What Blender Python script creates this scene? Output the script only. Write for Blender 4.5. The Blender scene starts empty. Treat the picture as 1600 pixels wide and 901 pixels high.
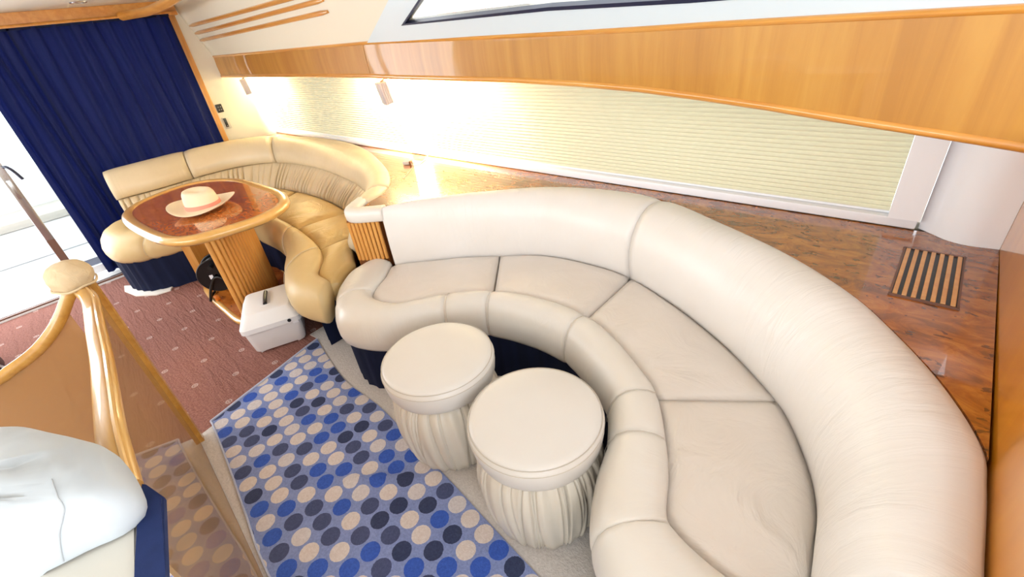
import bpy, bmesh, math, random
from mathutils import Vector, Matrix, noise

random.seed(7)
PI = math.pi
sc = bpy.context.scene
COL = sc.collection

# ---------------------------------------------------------------- camera
cam_d = bpy.data.cameras.new('camera')
cam_d.sensor_width = 36.0
cam_d.lens = 16.0
cam_d.clip_start = 0.02
cam = bpy.data.objects.new('camera', cam_d)
COL.objects.link(cam)
R = ((0.74706, 0.27364, -0.60583), (0.65462, -0.46140, 0.59882), (-0.11567, -0.84394, -0.52382))
cam.matrix_world = Matrix(((R[0][0], -R[0][1], -R[0][2], 0.0), (R[1][0], -R[1][1], -R[1][2], 0.0),
                           (R[2][0], -R[2][1], -R[2][2], 1.5), (0, 0, 0, 1)))
sc.camera = cam

# ---------------------------------------------------------------- world and light
w = bpy.data.worlds.new('daylight')
sc.world = w
w.use_nodes = True
bg = w.node_tree.nodes['Background']
bg.inputs[0].default_value = (0.90, 0.95, 1.0, 1)
bg.inputs[1].default_value = 3.0


def area(name, loc, target, sx, sy, power, col):
    d = bpy.data.lights.new(name, 'AREA')
    d.shape = 'RECTANGLE'
    d.size, d.size_y, d.energy, d.color = sx, sy, power, col
    o = bpy.data.objects.new(name, d)
    COL.objects.link(o)
    o.location = loc
    o.rotation_euler = (Vector(target) - Vector(loc)).to_track_quat('-Z', 'Y').to_euler()
    return o


# daylight standing in the windscreen, the port side windows and the open aft door
area('windscreen_daylight', (1.75, -0.2, 1.60), (-0.9, 0.6, 0.4), 2.4, 0.8, 40, (0.93, 0.97, 1.0))
area('port_window_daylight', (-1.6, -1.90, 1.63), (-1.6, 0.6, 0.3), 3.8, 0.36, 50, (0.92, 0.97, 1.0))
area('aft_door_daylight', (-5.05, -0.55, 0.95), (-3.0, 0.0, 0.4), 1.2, 1.6, 34, (0.93, 0.97, 1.0))

sc.view_settings.view_transform = 'Standard'
sc.view_settings.look = 'None'
sc.view_settings.exposure = 0.0
sc.view_settings.gamma = 1.0
sc.view_settings.use_curve_mapping = False


# ---------------------------------------------------------------- materials
def lin(c):
    return tuple((v / 255 / 12.92) if v / 255 <= 0.04045 else ((v / 255 + 0.055) / 1.055) ** 2.4 for v in c)


class NT:
    """small helper around one material's node tree"""

    def __init__(self, name, rgb=(200, 200, 200), rough=0.5, coat=0.0, coat_rough=0.05, spec=0.5, metal=0.0):
        self.m = bpy.data.materials.new(name)
        self.m.use_nodes = True
        self.t = self.m.node_tree
        self.n, self.l = self.t.nodes, self.t.links
        self.b = self.n['Principled BSDF']
        self.b.inputs['Base Color'].default_value = (*lin(rgb), 1)
        self.b.inputs['Roughness'].default_value = rough
        self.b.inputs['Coat Weight'].default_value = coat
        self.b.inputs['Coat Roughness'].default_value = coat_rough
        self.b.inputs['Specular IOR Level'].default_value = spec
        self.b.inputs['Metallic'].default_value = metal

    def node(self, typ, **kw):
        x = self.n.new(typ)
        for k, v in kw.items():
            setattr(x, k, v)
        return x

    def link(self, a, b):
        self.l.new(a, b)

    def coord(self, kind='Object', scale=(1, 1, 1), rot=(0, 0, 0), loc=(0, 0, 0)):
        tc = self.node('ShaderNodeTexCoord')
        mp = self.node('ShaderNodeMapping')
        mp.inputs['Scale'].default_value = scale
        mp.inputs['Rotation'].default_value = rot
        mp.inputs['Location'].default_value = loc
        self.link(tc.outputs[kind], mp.inputs[0])
        return mp.outputs[0]

    def noise(self, vec, scale, detail=3, rough=0.5, dist=0.0):
        x = self.node('ShaderNodeTexNoise')
        x.inputs['Scale'].default_value = scale
        x.inputs['Detail'].default_value = detail
        x.inputs['Roughness'].default_value = rough
        x.inputs['Distortion'].default_value = dist
        self.link(vec, x.inputs['Vector'])
        return x.outputs[0]

    def ramp(self, fac, stops, interp='LINEAR'):
        x = self.node('ShaderNodeValToRGB')
        x.color_ramp.interpolation = interp
        e = x.color_ramp.elements
        while len(e) < len(stops):
            e.new(0.5)
        for k, (p, c) in enumerate(stops):
            e[k].position = p
            e[k].color = (*lin(c), 1)
        self.link(fac, x.inputs[0])
        return x.outputs[0]

    def math(self, op, a, b=0.0, c=0.0):
        x = self.node('ShaderNodeMath', operation=op)
        for i, v in enumerate((a, b, c)):
            if isinstance(v, (int, float)):
                x.inputs[i].default_value = v
            else:
                self.link(v, x.inputs[i])
        return x.outputs[0]

    def mix(self, fac, a, b, blend='MIX'):
        x = self.node('ShaderNodeMix', data_type='RGBA', blend_type=blend)
        if isinstance(fac, (int, float)):
            x.inputs[0].default_value = fac
        else:
            self.link(fac, x.inputs[0])
        for i, v in ((6, a), (7, b)):
            if isinstance(v, tuple):
                x.inputs[i].default_value = (*lin(v), 1)
            else:
                self.link(v, x.inputs[i])
        return x.outputs[2]

    def color(self, sock):
        self.link(sock, self.b.inputs['Base Color'])
        return self

    def bump(self, h, strength=0.3, dist=0.005, prev=None):
        x = self.node('ShaderNodeBump')
        x.inputs['Strength'].default_value = strength
        x.inputs['Distance'].default_value = dist
        self.link(h, x.inputs['Height'])
        if prev is not None:
            self.link(prev, x.inputs['Normal'])
        self.link(x.outputs[0], self.b.inputs['Normal'])
        return x.outputs[0]


def leather(name, c1, c2, su, sv, amount, rough=0.36):
    t = NT(name, c1, rough)
    uv = t.coord('UV', (su, sv, 1))
    n1 = t.noise(uv, 1.0, 4, 0.55, 1.2)
    ob = t.coord('Object')
    n2 = t.noise(ob, 4.0, 3)
    t.color(t.ramp(n2, [(0.3, c1), (0.7, c2)]))
    msk = t.node('ShaderNodeMapRange')
    msk.inputs[1].default_value, msk.inputs[2].default_value = 0.42, 0.66
    t.link(t.noise(ob, 2.3, 2), msk.inputs[0])
    hgt = t.math('MULTIPLY', n1, t.math('ADD', t.math('MULTIPLY', msk.outputs[0], 0.85), 0.12))
    b = t.bump(hgt, amount, 0.02)
    n3 = t.noise(ob, 260.0, 2)
    t.bump(n3, 0.06, 0.002, b)
    return t.m


LE_BACK = leather('ivory_leather_back', (230, 225, 221), (226, 220, 214), 18, 2.4, 0.42)
LE_SEAT = leather('ivory_leather_seat', (225, 217, 210), (219, 210, 201), 6, 5, 0.85)
LE_ROLL = leather('ivory_leather_roll', (227, 222, 215), (222, 216, 207), 9, 4, 0.3)
LE_TAN_BACK = leather('tan_leather_back', (224, 206, 174), (218, 198, 163), 18, 2.4, 0.35)  # tan: yellowed leather, with warm lamplight and shade also put into the colour
LE_TAN_SEAT = leather('tan_leather_seat', (206, 176, 118), (197, 165, 106), 6, 5, 0.8)
LE_TAN_ROLL = leather('tan_leather_roll', (214, 188, 138), (207, 179, 128), 8, 6, 0.3, 0.46)
LE_STOOL = leather('ivory_leather_stool', (226, 222, 217), (222, 217, 211), 9, 9, 0.05)
LE_RUCHE = leather('ruched_leather_stool', (220, 213, 201), (212, 204, 190), 30, 2, 0.2)
STITCH = NT('stitch_thread', (200, 192, 180), 0.7).m


def fabric(name, c1, c2, transl=0.0):
    t = NT(name, c1, 0.85, spec=0.2)
    ob = t.coord('Object', (30, 30, 2))
    n = t.noise(ob, 1.0, 3)
    t.color(t.ramp(n, [(0.3, c1), (0.7, c2)]))
    t.bump(t.noise(t.coord('Object'), 500, 2), 0.15, 0.002)
    if transl:
        tr = t.node('ShaderNodeBsdfTranslucent')
        tr.inputs[0].default_value = (*lin((34, 52, 150)), 1)
        mx = t.node('ShaderNodeMixShader')
        mx.inputs[0].default_value = transl
        t.link(t.b.outputs[0], mx.inputs[1])
        t.link(tr.outputs[0], mx.inputs[2])
        t.link(mx.outputs[0], t.n['Material Output'].inputs[0])
    return t.m


NAVY = fabric('navy_skirt_fabric', (16, 23, 48), (22, 30, 60))
CURTAIN = fabric('navy_curtain_fabric', (15, 21, 50), (20, 28, 64), 0.10)
NAVY_BOARD = fabric('navy_vinyl', (26, 40, 82), (30, 45, 90))


def wood(name, c1, c2, c3, axis_scale, coat=0.6, rough=0.3, dist=0.6):
    t = NT(name, c2, rough, coat, 0.04)
    v = t.coord('Object', axis_scale)
    n1 = t.noise(v, 1.0, 5, 0.6, dist)
    big = t.noise(t.coord('Object', tuple(s * 0.12 for s in axis_scale)), 1.0, 2, 0.5, 0.3)
    c = t.ramp(n1, [(0.34, c1), (0.5, c2), (0.66, c3)])
    t.color(t.mix(0.35, c, t.ramp(big, [(0.35, c1), (0.65, c3)])))
    return t.m


def burl(name, c_dark, c_mid, c_light, sc_=1.0, coat=0.8):
    t = NT(name, c_mid, 0.32, coat, 0.02)
    v = t.coord('Object', (sc_ * 0.8, sc_ * 1.5, sc_))
    n1 = t.noise(v, 11, 6, 0.68, 1.4)
    c = t.ramp(n1, [(0.38, c_dark), (0.5, c_mid), (0.64, c_light)])
    n2 = t.noise(v, 30, 3, 0.5, 0.5)
    knots = t.math('GREATER_THAN', n2, 0.645)
    big = t.noise(v, 2.2, 2)
    c2 = t.mix(0.35, c, t.ramp(big, [(0.35, c_dark), (0.65, c_light)]))
    t.color(t.mix(t.math('MULTIPLY', knots, 0.65), c2, tuple(int(x * 0.5) for x in c_dark)))
    return t.m


W_PELMET = wood('honey_cherry_veneer', (164, 106, 28), (179, 121, 38), (192, 138, 52), (16, 2, 1.0), coat=0.55, rough=0.45)
W_TRIM = wood('honey_cherry_trim', (190, 122, 46), (206, 140, 58), (217, 156, 74), (3, 30, 30), coat=0.8)
W_UP = wood('honey_upright_wood', (196, 134, 62), (209, 150, 78), (219, 164, 94), (30, 30, 2), coat=0.7)
W_RIM = wood('pale_beech_rim', (204, 150, 72), (214, 163, 86), (224, 176, 102), (5, 12, 12), coat=0.9)
W_FLUTE = wood('fluted_beech', (205, 140, 64), (214, 152, 76), (222, 165, 90), (40, 40, 2), coat=0.5)
W_GROOVE = NT('groove_brown', (120, 68, 22), 0.6).m
W_WALL = wood('amber_wall_veneer', (196, 118, 18), (208, 132, 28), (216, 145, 42), (2, 9, 1.2), coat=0.9)
W_RAIL = wood('varnished_rail_wood', (178, 124, 46), (194, 142, 60), (206, 157, 76), (3, 30, 30), coat=0.45, rough=0.4)
BURL_C = burl('counter_burl', (100, 46, 8), (160, 86, 20), (200, 126, 42), 1.0, 0.45)
BURL_T = burl('table_burl', (168, 84, 24), (192, 106, 36), (208, 128, 52), 1.5, 0.6)
for m_ in (BURL_C, BURL_T):
    b_ = m_.node_tree.nodes['Principled BSDF']
    b_.inputs['Roughness'].default_value = 0.22
    b_.inputs['Coat IOR'].default_value = 1.62
    b_.inputs['Coat Weight'].default_value = 0.8
CREAM = NT('cream_vinyl_wall', (226, 219, 201), 0.55)
CREAM.bump(CREAM.noise(CREAM.coord(), 180, 2), 0.08, 0.002)
CREAM = CREAM.m
CEIL = NT('cream_ceiling', (238, 234, 224), 0.5).m
WHITE = NT('white_plastic', (244, 244, 248), 0.35).m
PALE = NT('pale_blue_frame', (208, 219, 226), 0.3).m
COOLER_M = NT('cooler_white_plastic', (236, 235, 236), 0.42).m
BLACK = NT('black_plastic', (16, 16, 18), 0.35).m
GASKET = NT('navy_rubber_gasket', (26, 32, 60), 0.4).m
GREY = NT('grey_lamp_plastic', (188, 182, 186), 0.4).m
CHROME = NT('brushed_steel', (190, 190, 192), 0.25, metal=0.9).m
BROWNSTRIP = NT('brown_threshold', (118, 84, 70), 0.5).m
ORANGE = NT('orange_plastic', (222, 120, 30), 0.4).m
DECK = NT('white_gelcoat_deck', (236, 238, 240), 0.4).m
COVER = NT('white_seat_cover', (186, 192, 197), 0.6)
COVER.bump(COVER.noise(COVER.coord('Object', (4, 8, 5)), 1.5, 2, 0.45, 0.6), 0.36, 0.05)
COVER = COVER.m
SEATCREAM = NT('cream_seat_vinyl', (196, 192, 182), 0.6).m
CAPCLOTH = NT('beige_wrap_cloth', (206, 182, 146), 0.75)
CAPCLOTH.bump(CAPCLOTH.noise(CAPCLOTH.coord(), 28, 3, 0.5, 0.8), 0.5, 0.012)
CAPCLOTH = CAPCLOTH.m
STRAW = NT('straw_hat_weave', (240, 222, 190), 0.8)
STRAW.bump(STRAW.noise(STRAW.coord(), 160, 2), 0.25, 0.003)
STRAW = STRAW.m
PINK = NT('pink_hat_band', (240, 150, 130), 0.8).m
BLANKET = NT('white_cloth', (228, 224, 218), 0.9).m
LENS = NT('lamp_lens', (255, 240, 205), 0.3)
LENS.b.inputs['Emission Color'].default_value = (1.0, 0.85, 0.55, 1)
LENS.b.inputs['Emission Strength'].default_value = 6.0
LENS = LENS.m


def translucent_blind():
    t = NT('pleated_blind_fabric', (230, 224, 200), 0.9, spec=0.1)
    tr = t.node('ShaderNodeBsdfTranslucent')
    tr.inputs[0].default_value = (*lin((240, 235, 212)), 1)
    mx = t.node('ShaderNodeMixShader')
    mx.inputs[0].default_value = 0.14
    t.link(t.b.outputs[0], mx.inputs[1])
    t.link(tr.outputs[0], mx.inputs[2])
    t.link(mx.outputs[0], t.n['Material Output'].inputs[0])
    return t.m


BLIND = translucent_blind()


def glass(name, tint, refl=1.0, ior=1.45, haze=0.0, haze_col=(200, 150, 90)):
    t = NT(name, (255, 255, 255), 0.03)
    tp = t.node('ShaderNodeBsdfTransparent')
    tp.inputs[0].default_value = (*tint, 1)
    gl = t.node('ShaderNodeBsdfGlossy')
    gl.inputs['Roughness'].default_value = 0.02
    fr = t.node('ShaderNodeFresnel')
    fr.inputs[0].default_value = ior
    mx = t.node('ShaderNodeMixShader')
    t.link(t.math('MULTIPLY', fr.outputs[0], refl), mx.inputs[0])
    if haze:
        df = t.node('ShaderNodeBsdfDiffuse')
        df.inputs[0].default_value = (*lin(haze_col), 1)
        m2 = t.node('ShaderNodeMixShader')
        m2.inputs[0].default_value = haze
        t.link(tp.outputs[0], m2.inputs[1])
        t.link(df.outputs[0], m2.inputs[2])
        t.link(m2.outputs[0], mx.inputs[1])
    else:
        t.link(tp.outputs[0], mx.inputs[1])
    t.link(gl.outputs[0], mx.inputs[2])
    t.link(mx.outputs[0], t.n['Material Output'].inputs[0])
    return t.m


GLASS = glass('clear_glass', (0.96, 0.98, 0.98), 0.6)
ACRYLIC = glass('smoked_acrylic', (0.86, 0.68, 0.46), 0.7, 1.49, 0.40, (214, 176, 126))


def carpet_burgundy():
    t = NT('burgundy_carpet', (140, 88, 84), 0.95, spec=0.1)
    g = t.node('ShaderNodeNewGeometry')
    s = t.node('ShaderNodeSeparateXYZ')
    t.link(g.outputs['Position'], s.inputs[0])
    x, y = s.outputs[0], s.outputs[1]
    # lattice a=(.197,-.107) b=(-.098,-.175)
    a, b = (0.197, -0.107), (-0.098, -0.175)
    det = a[0] * b[1] - a[1] * b[0]
    dx, dy = t.math('ADD', x, 3.162), t.math('SUBTRACT', y, 0.428)
    u = t.math('ADD', t.math('MULTIPLY', dx, b[1] / det), t.math('MULTIPLY', dy, -b[0] / det))
    v = t.math('ADD', t.math('MULTIPLY', dx, -a[1] / det), t.math('MULTIPLY', dy, a[0] / det))
    fu = t.math('SUBTRACT', t.math('FRACT', t.math('ADD', u, 0.5)), 0.5)
    fv = t.math('SUBTRACT', t.math('FRACT', t.math('ADD', v, 0.5)), 0.5)
    px = t.math('ADD', t.math('MULTIPLY', fu, a[0]), t.math('MULTIPLY', fv, b[0]))
    py = t.math('ADD', t.math('MULTIPLY', fu, a[1]), t.math('MULTIPLY', fv, b[1]))
    r = t.math('SQRT', t.math('ADD', t.math('POWER', t.math('ABSOLUTE', px), 2), t.math('POWER', t.math('ABSOLUTE', py), 2)))
    ring = t.math('LESS_THAN', t.math('ABSOLUTE', t.math('SUBTRACT', r, 0.013)), 0.0035)
    core = t.math('LESS_THAN', r, 0.006)
    mark = t.math('MULTIPLY', t.math('MAXIMUM', ring, core), 0.5)
    vec = t.coord('Object')
    n = t.noise(vec, 90, 3, 0.7)
    base = t.ramp(n, [(0.3, (122, 80, 72)), (0.7, (160, 114, 104))])
    t.color(t.mix(mark, base, (214, 196, 190)))
    w1 = t.noise(t.coord('Object', (4, 30, 1), (0, 0, 0.55)), 1.0, 4, 0.6, 0.8)
    b1 = t.bump(w1, 0.55, 0.03)
    t.bump(t.noise(vec, 220, 3, 0.7), 0.5, 0.006, b1)
    return t.m


def rug_mat():
    t = NT('spotted_rug_pile', (130, 145, 190), 0.95, spec=0.1)
    g = t.node('ShaderNodeNewGeometry')
    s = t.node('ShaderNodeSeparateXYZ')
    t.link(g.outputs['Position'], s.inputs[0])
    P = 0.0768
    c, d = 0.9934 / P, 0.115 / P
    dx, dy = t.math('ADD', s.outputs[0], 1.2932), t.math('ADD', s.outputs[1], 0.0057)
    u = t.math('ADD', t.math('SUBTRACT', t.math('MULTIPLY', dx, c), t.math('MULTIPLY', dy, d)), 100.5)
    v = t.math('ADD', t.math('ADD', t.math('MULTIPLY', dx, d), t.math('MULTIPLY', dy, c)), 100.5)
    fu = t.math('SUBTRACT', t.math('FRACT', u), 0.5)
    fv = t.math('SUBTRACT', t.math('FRACT', v), 0.5)
    r = t.math('SQRT', t.math('ADD', t.math('MULTIPLY', fu, fu), t.math('MULTIPLY', fv, fv)))
    edge = t.noise(t.coord('Object'), 160, 2)
    r = t.math('ADD', r, t.math('MULTIPLY', t.math('SUBTRACT', edge, 0.5), 0.05))
    dot = t.math('LESS_THAN', r, 0.435)
    cb = t.node('ShaderNodeCombineXYZ')
    t.link(t.math('FLOOR', u), cb.inputs[0])
    t.link(t.math('FLOOR', v), cb.inputs[1])
    wn = t.node('ShaderNodeTexWhiteNoise', noise_dimensions='2D')
    t.link(cb.outputs[0], wn.inputs['Vector'])
    col = t.ramp(wn.outputs[0], [(0.0, (212, 202, 196)), (0.3, (206, 200, 200)), (0.42, (76, 84, 118)),
                                 (0.60, (60, 68, 98)), (0.78, (62, 94, 182)), (1.0, (52, 84, 174))], 'CONSTANT')
    n = t.noise(t.coord('Object'), 130, 3, 0.7)
    base = t.mix(dot, (132, 146, 192), col)
    t.color(t.mix(0.22, base, t.ramp(n, [(0.3, (60, 66, 96)), (0.7, (230, 232, 240))]), 'OVERLAY'))
    t.bump(t.noise(t.coord('Object'), 190, 3, 0.7), 0.5, 0.005)
    return t.m


def pile(name, c1, c2):
    t = NT(name, c1, 0.95, spec=0.1)
    n = t.noise(t.coord('Object'), 120, 3, 0.7)
    t.color(t.ramp(n, [(0.3, c2), (0.7, c1)]))
    t.bump(n, 0.6, 0.006)
    return t.m


CARPET = carpet_burgundy()
RUG = rug_mat()
CARPET_W = pile('white_carpet', (216, 210, 206), (196, 190, 186))
RUG_HEM = pile('rug_hem', (196, 202, 222), (180, 188, 212))


# ---------------------------------------------------------------- mesh helpers
def finish(name, bm, mat, parent=None, smooth=True, sharp=40):
    bmesh.ops.recalc_face_normals(bm, faces=bm.faces)
    me = bpy.data.meshes.new(name)
    bm.to_mesh(me)
    bm.free()
    if mat:
        me.materials.append(mat)
    if smooth:
        for p in me.polygons:
            p.use_smooth = True
        if sharp:
            me.set_sharp_from_angle(angle=math.radians(sharp))
    o = bpy.data.objects.new(name, me)
    COL.objects.link(o)
    if parent is not None:
        o.parent = parent
        o.matrix_parent_inverse = Matrix.Translation(-parent.location) if parent.parent is None else Matrix.Translation(-parent.matrix_world.translation)
    return o


def thing(name, label, cat, loc=(0, 0, 0), group=None):
    o = bpy.data.objects.new(name, None)
    o.empty_display_size = 0.05
    COL.objects.link(o)
    o.location = loc
    bpy.context.view_layer.update()
    o['label'] = label
    o['category'] = cat
    if group:
        o['group'] = group
    return o


def tag(o, label, cat, group=None, kind=None):
    o['label'] = label
    o['category'] = cat
    if group:
        o['group'] = group
    if kind:
        o['kind'] = kind
    return o


def struct(o, label=None):
    o['kind'] = 'structure'
    if label:
        o['label'] = label
    return o


def lbl(o, text):
    o['label'] = text
    return o


def resample(pts, n, closed=False):
    """Catmull-Rom through pts, n points at even arc length"""
    P = [Vector(p) for p in pts]
    m = len(P)
    dense = []
    segs = m if closed else m - 1
    for i in range(segs):
        if closed:
            p0, p1, p2, p3 = P[(i - 1) % m], P[i], P[(i + 1) % m], P[(i + 2) % m]
        else:
            p1, p2 = P[i], P[i + 1]
            p0 = P[i - 1] if i > 0 else p1 * 2 - p2
            p3 = P[i + 2] if i + 2 < m else p2 * 2 - p1
        for k in range(24):
            t = k / 24
            dense.append(0.5 * ((2 * p1) + (p2 - p0) * t + (2 * p0 - 5 * p1 + 4 * p2 - p3) * t * t + (3 * p1 - p0 - 3 * p2 + p3) * t ** 3))
    dense.append(P[0] if closed else P[-1])
    acc = [0.0]
    for a, b in zip(dense, dense[1:]):
        acc.append(acc[-1] + (b - a).length)
    out = []
    cnt = n if not closed else n + 1
    j = 0
    for k in range(cnt):
        s = acc[-1] * k / (cnt - 1)
        while j < len(acc) - 2 and acc[j + 1] < s:
            j += 1
        d = acc[j + 1] - acc[j]
        out.append(dense[j].lerp(dense[j + 1], 0 if d < 1e-9 else min(1, (s - acc[j]) / d)))
    return out[:n]


def spline_at(pts, t):
    """Catmull-Rom at station parameter t (0..len-1)"""
    P = [Vector(p) for p in pts]
    i = max(0, min(len(P) - 2, int(math.floor(t))))
    f = t - i
    p1, p2 = P[i], P[i + 1]
    p0 = P[i - 1] if i > 0 else p1 * 2 - p2
    p3 = P[i + 2] if i + 2 < len(P) else p2 * 2 - p1
    return 0.5 * ((2 * p1) + (p2 - p0) * f + (2 * p0 - 5 * p1 + 4 * p2 - p3) * f * f + (3 * p1 - p0 - 3 * p2 + p3) * f ** 3)


def loft(rings, closed_ring=False, closed_path=False, caps=True, bm=None):
    """grid of rings; uv = metres along path, metres along ring"""
    bm = bm or bmesh.new()
    uvl = bm.loops.layers.uv.verify()
    V = [[bm.verts.new(p) for p in r] for r in rings]
    n, m = len(rings), len(rings[0])
    U = [0.0]
    mid = m // 2
    for a, b in zip(rings, rings[1:]):
        U.append(U[-1] + (Vector(b[mid]) - Vector(a[mid])).length)
    W = [0.0]
    for a, b in zip(rings[n // 2], rings[n // 2][1:]):
        W.append(W[-1] + (Vector(b) - Vector(a)).length)
    W.append(W[-1] + 0.02)
    U.append(U[-1] + 0.02)
    for i in range(n if closed_path else n - 1):
        for j in range(m if closed_ring else m - 1):
            i2, j2 = (i + 1) % n, (j + 1) % m
            try:
                f = bm.faces.new((V[i][j], V[i2][j], V[i2][j2], V[i][j2]))
            except ValueError:
                continue
            for l, (uu, vv) in zip(f.loops, ((U[i], W[j]), (U[i + 1], W[j]), (U[i + 1], W[j + 1]), (U[i], W[j + 1]))):
                l[uvl].uv = (uu, vv)
    if caps and not closed_path:
        for r in (V[0], V[-1]):
            try:
                bm.faces.new(r)
            except ValueError:
                pass
    return bm


def box(bm, cx, cy, cz, sx, sy, sz, rot=None, bevel=0.0, seg=2):
    g = bmesh.ops.create_cube(bm, size=1.0)
    vs = g['verts']
    bmesh.ops.scale(bm, vec=(sx, sy, sz), verts=vs)
    if bevel:
        es = list({e for v in vs for e in v.link_edges})
        r = bmesh.ops.bevel(bm, geom=es, offset=bevel, segments=seg, affect='EDGES', profile=0.5)
        vs = list({v for v in r['verts']} | {v for v in vs if v.is_valid})
    m = Matrix.Translation((cx, cy, cz))
    if rot is not None:
        m = m @ rot
    bmesh.ops.transform(bm, matrix=m, verts=vs)
    return vs


def newbox(*a, **k):
    bm = bmesh.new()
    box(bm, *a, **k)
    return bm


def prism(poly, z0, z1, bevel=0.0, bm=None):
    bm = bm or bmesh.new()
    lo = [bm.verts.new((p[0], p[1], z0)) for p in poly]
    hi = [bm.verts.new((p[0], p[1], z1)) for p in poly]
    n = len(poly)
    top = bm.faces.new(hi)
    bm.faces.new(lo[::-1])
    for i in range(n):
        bm.faces.new((lo[i], lo[(i + 1) % n], hi[(i + 1) % n], hi[i]))
    if bevel:
        bmesh.ops.bevel(bm, geom=list(top.edges), offset=bevel, segments=2, affect='EDGES')
    bm.normal_update()
    big = [f for f in bm.faces if len(f.verts) > 4]
    bmesh.ops.triangulate(bm, faces=big)
    return bm


def tube(pts, r, seg=10, bm=None, ry=None, up=(0, 0, 1), closed=False):
    """tube of (elliptic) section along pts"""
    rings = []
    P = [Vector(p) for p in pts]
    n = len(P)
    for i, p in enumerate(P):
        a, b = (P[(i - 1) % n], P[(i + 1) % n]) if closed else (P[max(0, i - 1)], P[min(n - 1, i + 1)])
        t = (b - a).normalized()
        u = Vector(up)
        if abs(t.dot(u)) > 0.98:
            u = Vector((1, 0, 0))
        s = t.cross(u).normalized()
        q = s.cross(t).normalized()
        rr = r[i] if isinstance(r, (list, tuple)) else r
        r2 = ry if ry else rr
        rings.append([p + s * math.cos(2 * PI * k / seg) * rr + q * math.sin(2 * PI * k / seg) * r2 for k in range(seg)])
    return loft(rings, closed_ring=True, closed_path=closed, bm=bm)


def lathe(profile, cx, cy, n=48, fn=None, bm=None):
    """profile of (r,z) from the bottom up, turned about a vertical axis"""
    rings = []
    for k in range(n):
        a = 2 * PI * k / n
        ring = []
        for j, (r, z) in enumerate(profile):
            rr, zz = (r, z) if fn is None else fn(a, r, z, j)
            ring.append((cx + rr * math.cos(a), cy + rr * math.sin(a), zz))
        rings.append(ring)
    bm = loft(rings, closed_path=True, caps=False, bm=bm)
    bmesh.ops.remove_doubles(bm, verts=bm.verts, dist=1e-5)
    return bm


def text(name, body, size, loc, rot, mat, parent=None, extrude=0.0005):
    c = bpy.data.curves.new(name, 'FONT')
    c.body = body
    c.size = size
    c.extrude = extrude
    c.align_x = 'CENTER'
    c.align_y = 'CENTER'
    c.materials.append(mat)
    o = bpy.data.objects.new(name, c)
    COL.objects.link(o)
    o.location = loc
    o.rotation_euler = rot
    return o


# ================================================================ the room shell
XA = -4.90      # aft bulkhead
XR = 0.235      # forward cabinet wall
YS = 1.895      # hull side wall at sill height


def lean_y(z):
    return 1.6 - 0.37 * (z - 1.436)


bm = newbox(-1.6, -0.02, -0.05, 6.75, 4.0, 0.1)
struct(finish('floor', bm, CARPET, smooth=False), 'burgundy carpeted floor with small pale oval marks')
# pale carpet laid forward of the burgundy one
bm = prism([(-2.45, 0.90), (-2.44, 0.70), (-2.36, 0.71), (-2.30, 0.62), (-2.165, 0.08), (-2.14, -0.03), (-2.24, -0.24), (-2.3, -1.9), (1.7, -1.9), (1.7, 1.2), (-1.9, 1.2)], 0.0, 0.006)
struct(finish('floor_forward', bm, CARPET_W, smooth=False), 'off-white carpeted floor beside the near sofa')

# ceiling and sloping side lining
bm = newbox(-2.2, -0.28, 1.885, 5.42, 3.46, 0.07)
struct(finish('ceiling', bm, CEIL, smooth=False), 'cream ceiling')

# aft bulkhead: cream panel beside the curtain, header board above the door
bm = newbox(XA - 0.04, 1.69, 0.92, 0.08, 0.5, 1.88)
struct(finish('wall_aft', bm, CREAM, smooth=False), 'cream aft bulkhead panel with two switch plates')
bm = newbox(XA - 0.04, -1.6, 0.94, 0.08, 0.7, 1.88)
struct(finish('wall_aft_port', bm, CREAM, smooth=False))
bm = newbox(XA + 0.012, 1.400, 0.90, 0.024, 0.078, 1.74, bevel=0.006)
struct(finish('trim_1', bm, W_UP), 'upright honey wood trim beside the navy curtain')
bm = newbox(XA + 0.04, 0.09, 1.80, 0.06, 2.72, 0.098)
struct(finish('trim_2', bm, W_TRIM, smooth=False), 'honey wood header board above the navy curtain')
bm = tube([(XA + 0.085, -1.25, 1.765), (XA + 0.085, 1.44, 1.765)], 0.016, 12)
struct(finish('trim_3', bm, W_TRIM), 'rounded honey wood bead along the foot of the header')
bm = tube(resample([(XA + 0.09, 1.06, 1.772), (-4.68, 1.115, 1.772), (-4.45, 1.155, 1.768), (-4.2, 1.185, 1.778), (-3.95, 1.2, 1.795), (-3.4, 1.21, 1.83)], 24), 0.022, 10, ry=0.03)
struct(finish('trim_4', bm, W_TRIM), 'curved glossy wood moulding under the ceiling by the curtain')

# leaning upper side wall, built as a frame around its window
T = Vector((0, lean_y(1.90) - lean_y(1.34), 0.56)).normalized()


def lw(x, z, out=0.0):
    """point on the leaning wall, pushed inboard by out"""
    n = Vector((0, -T.z, T.y))
    if n.y > 0:
        n = -n
    return Vector((x, lean_y(z), z)) + n * out


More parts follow.
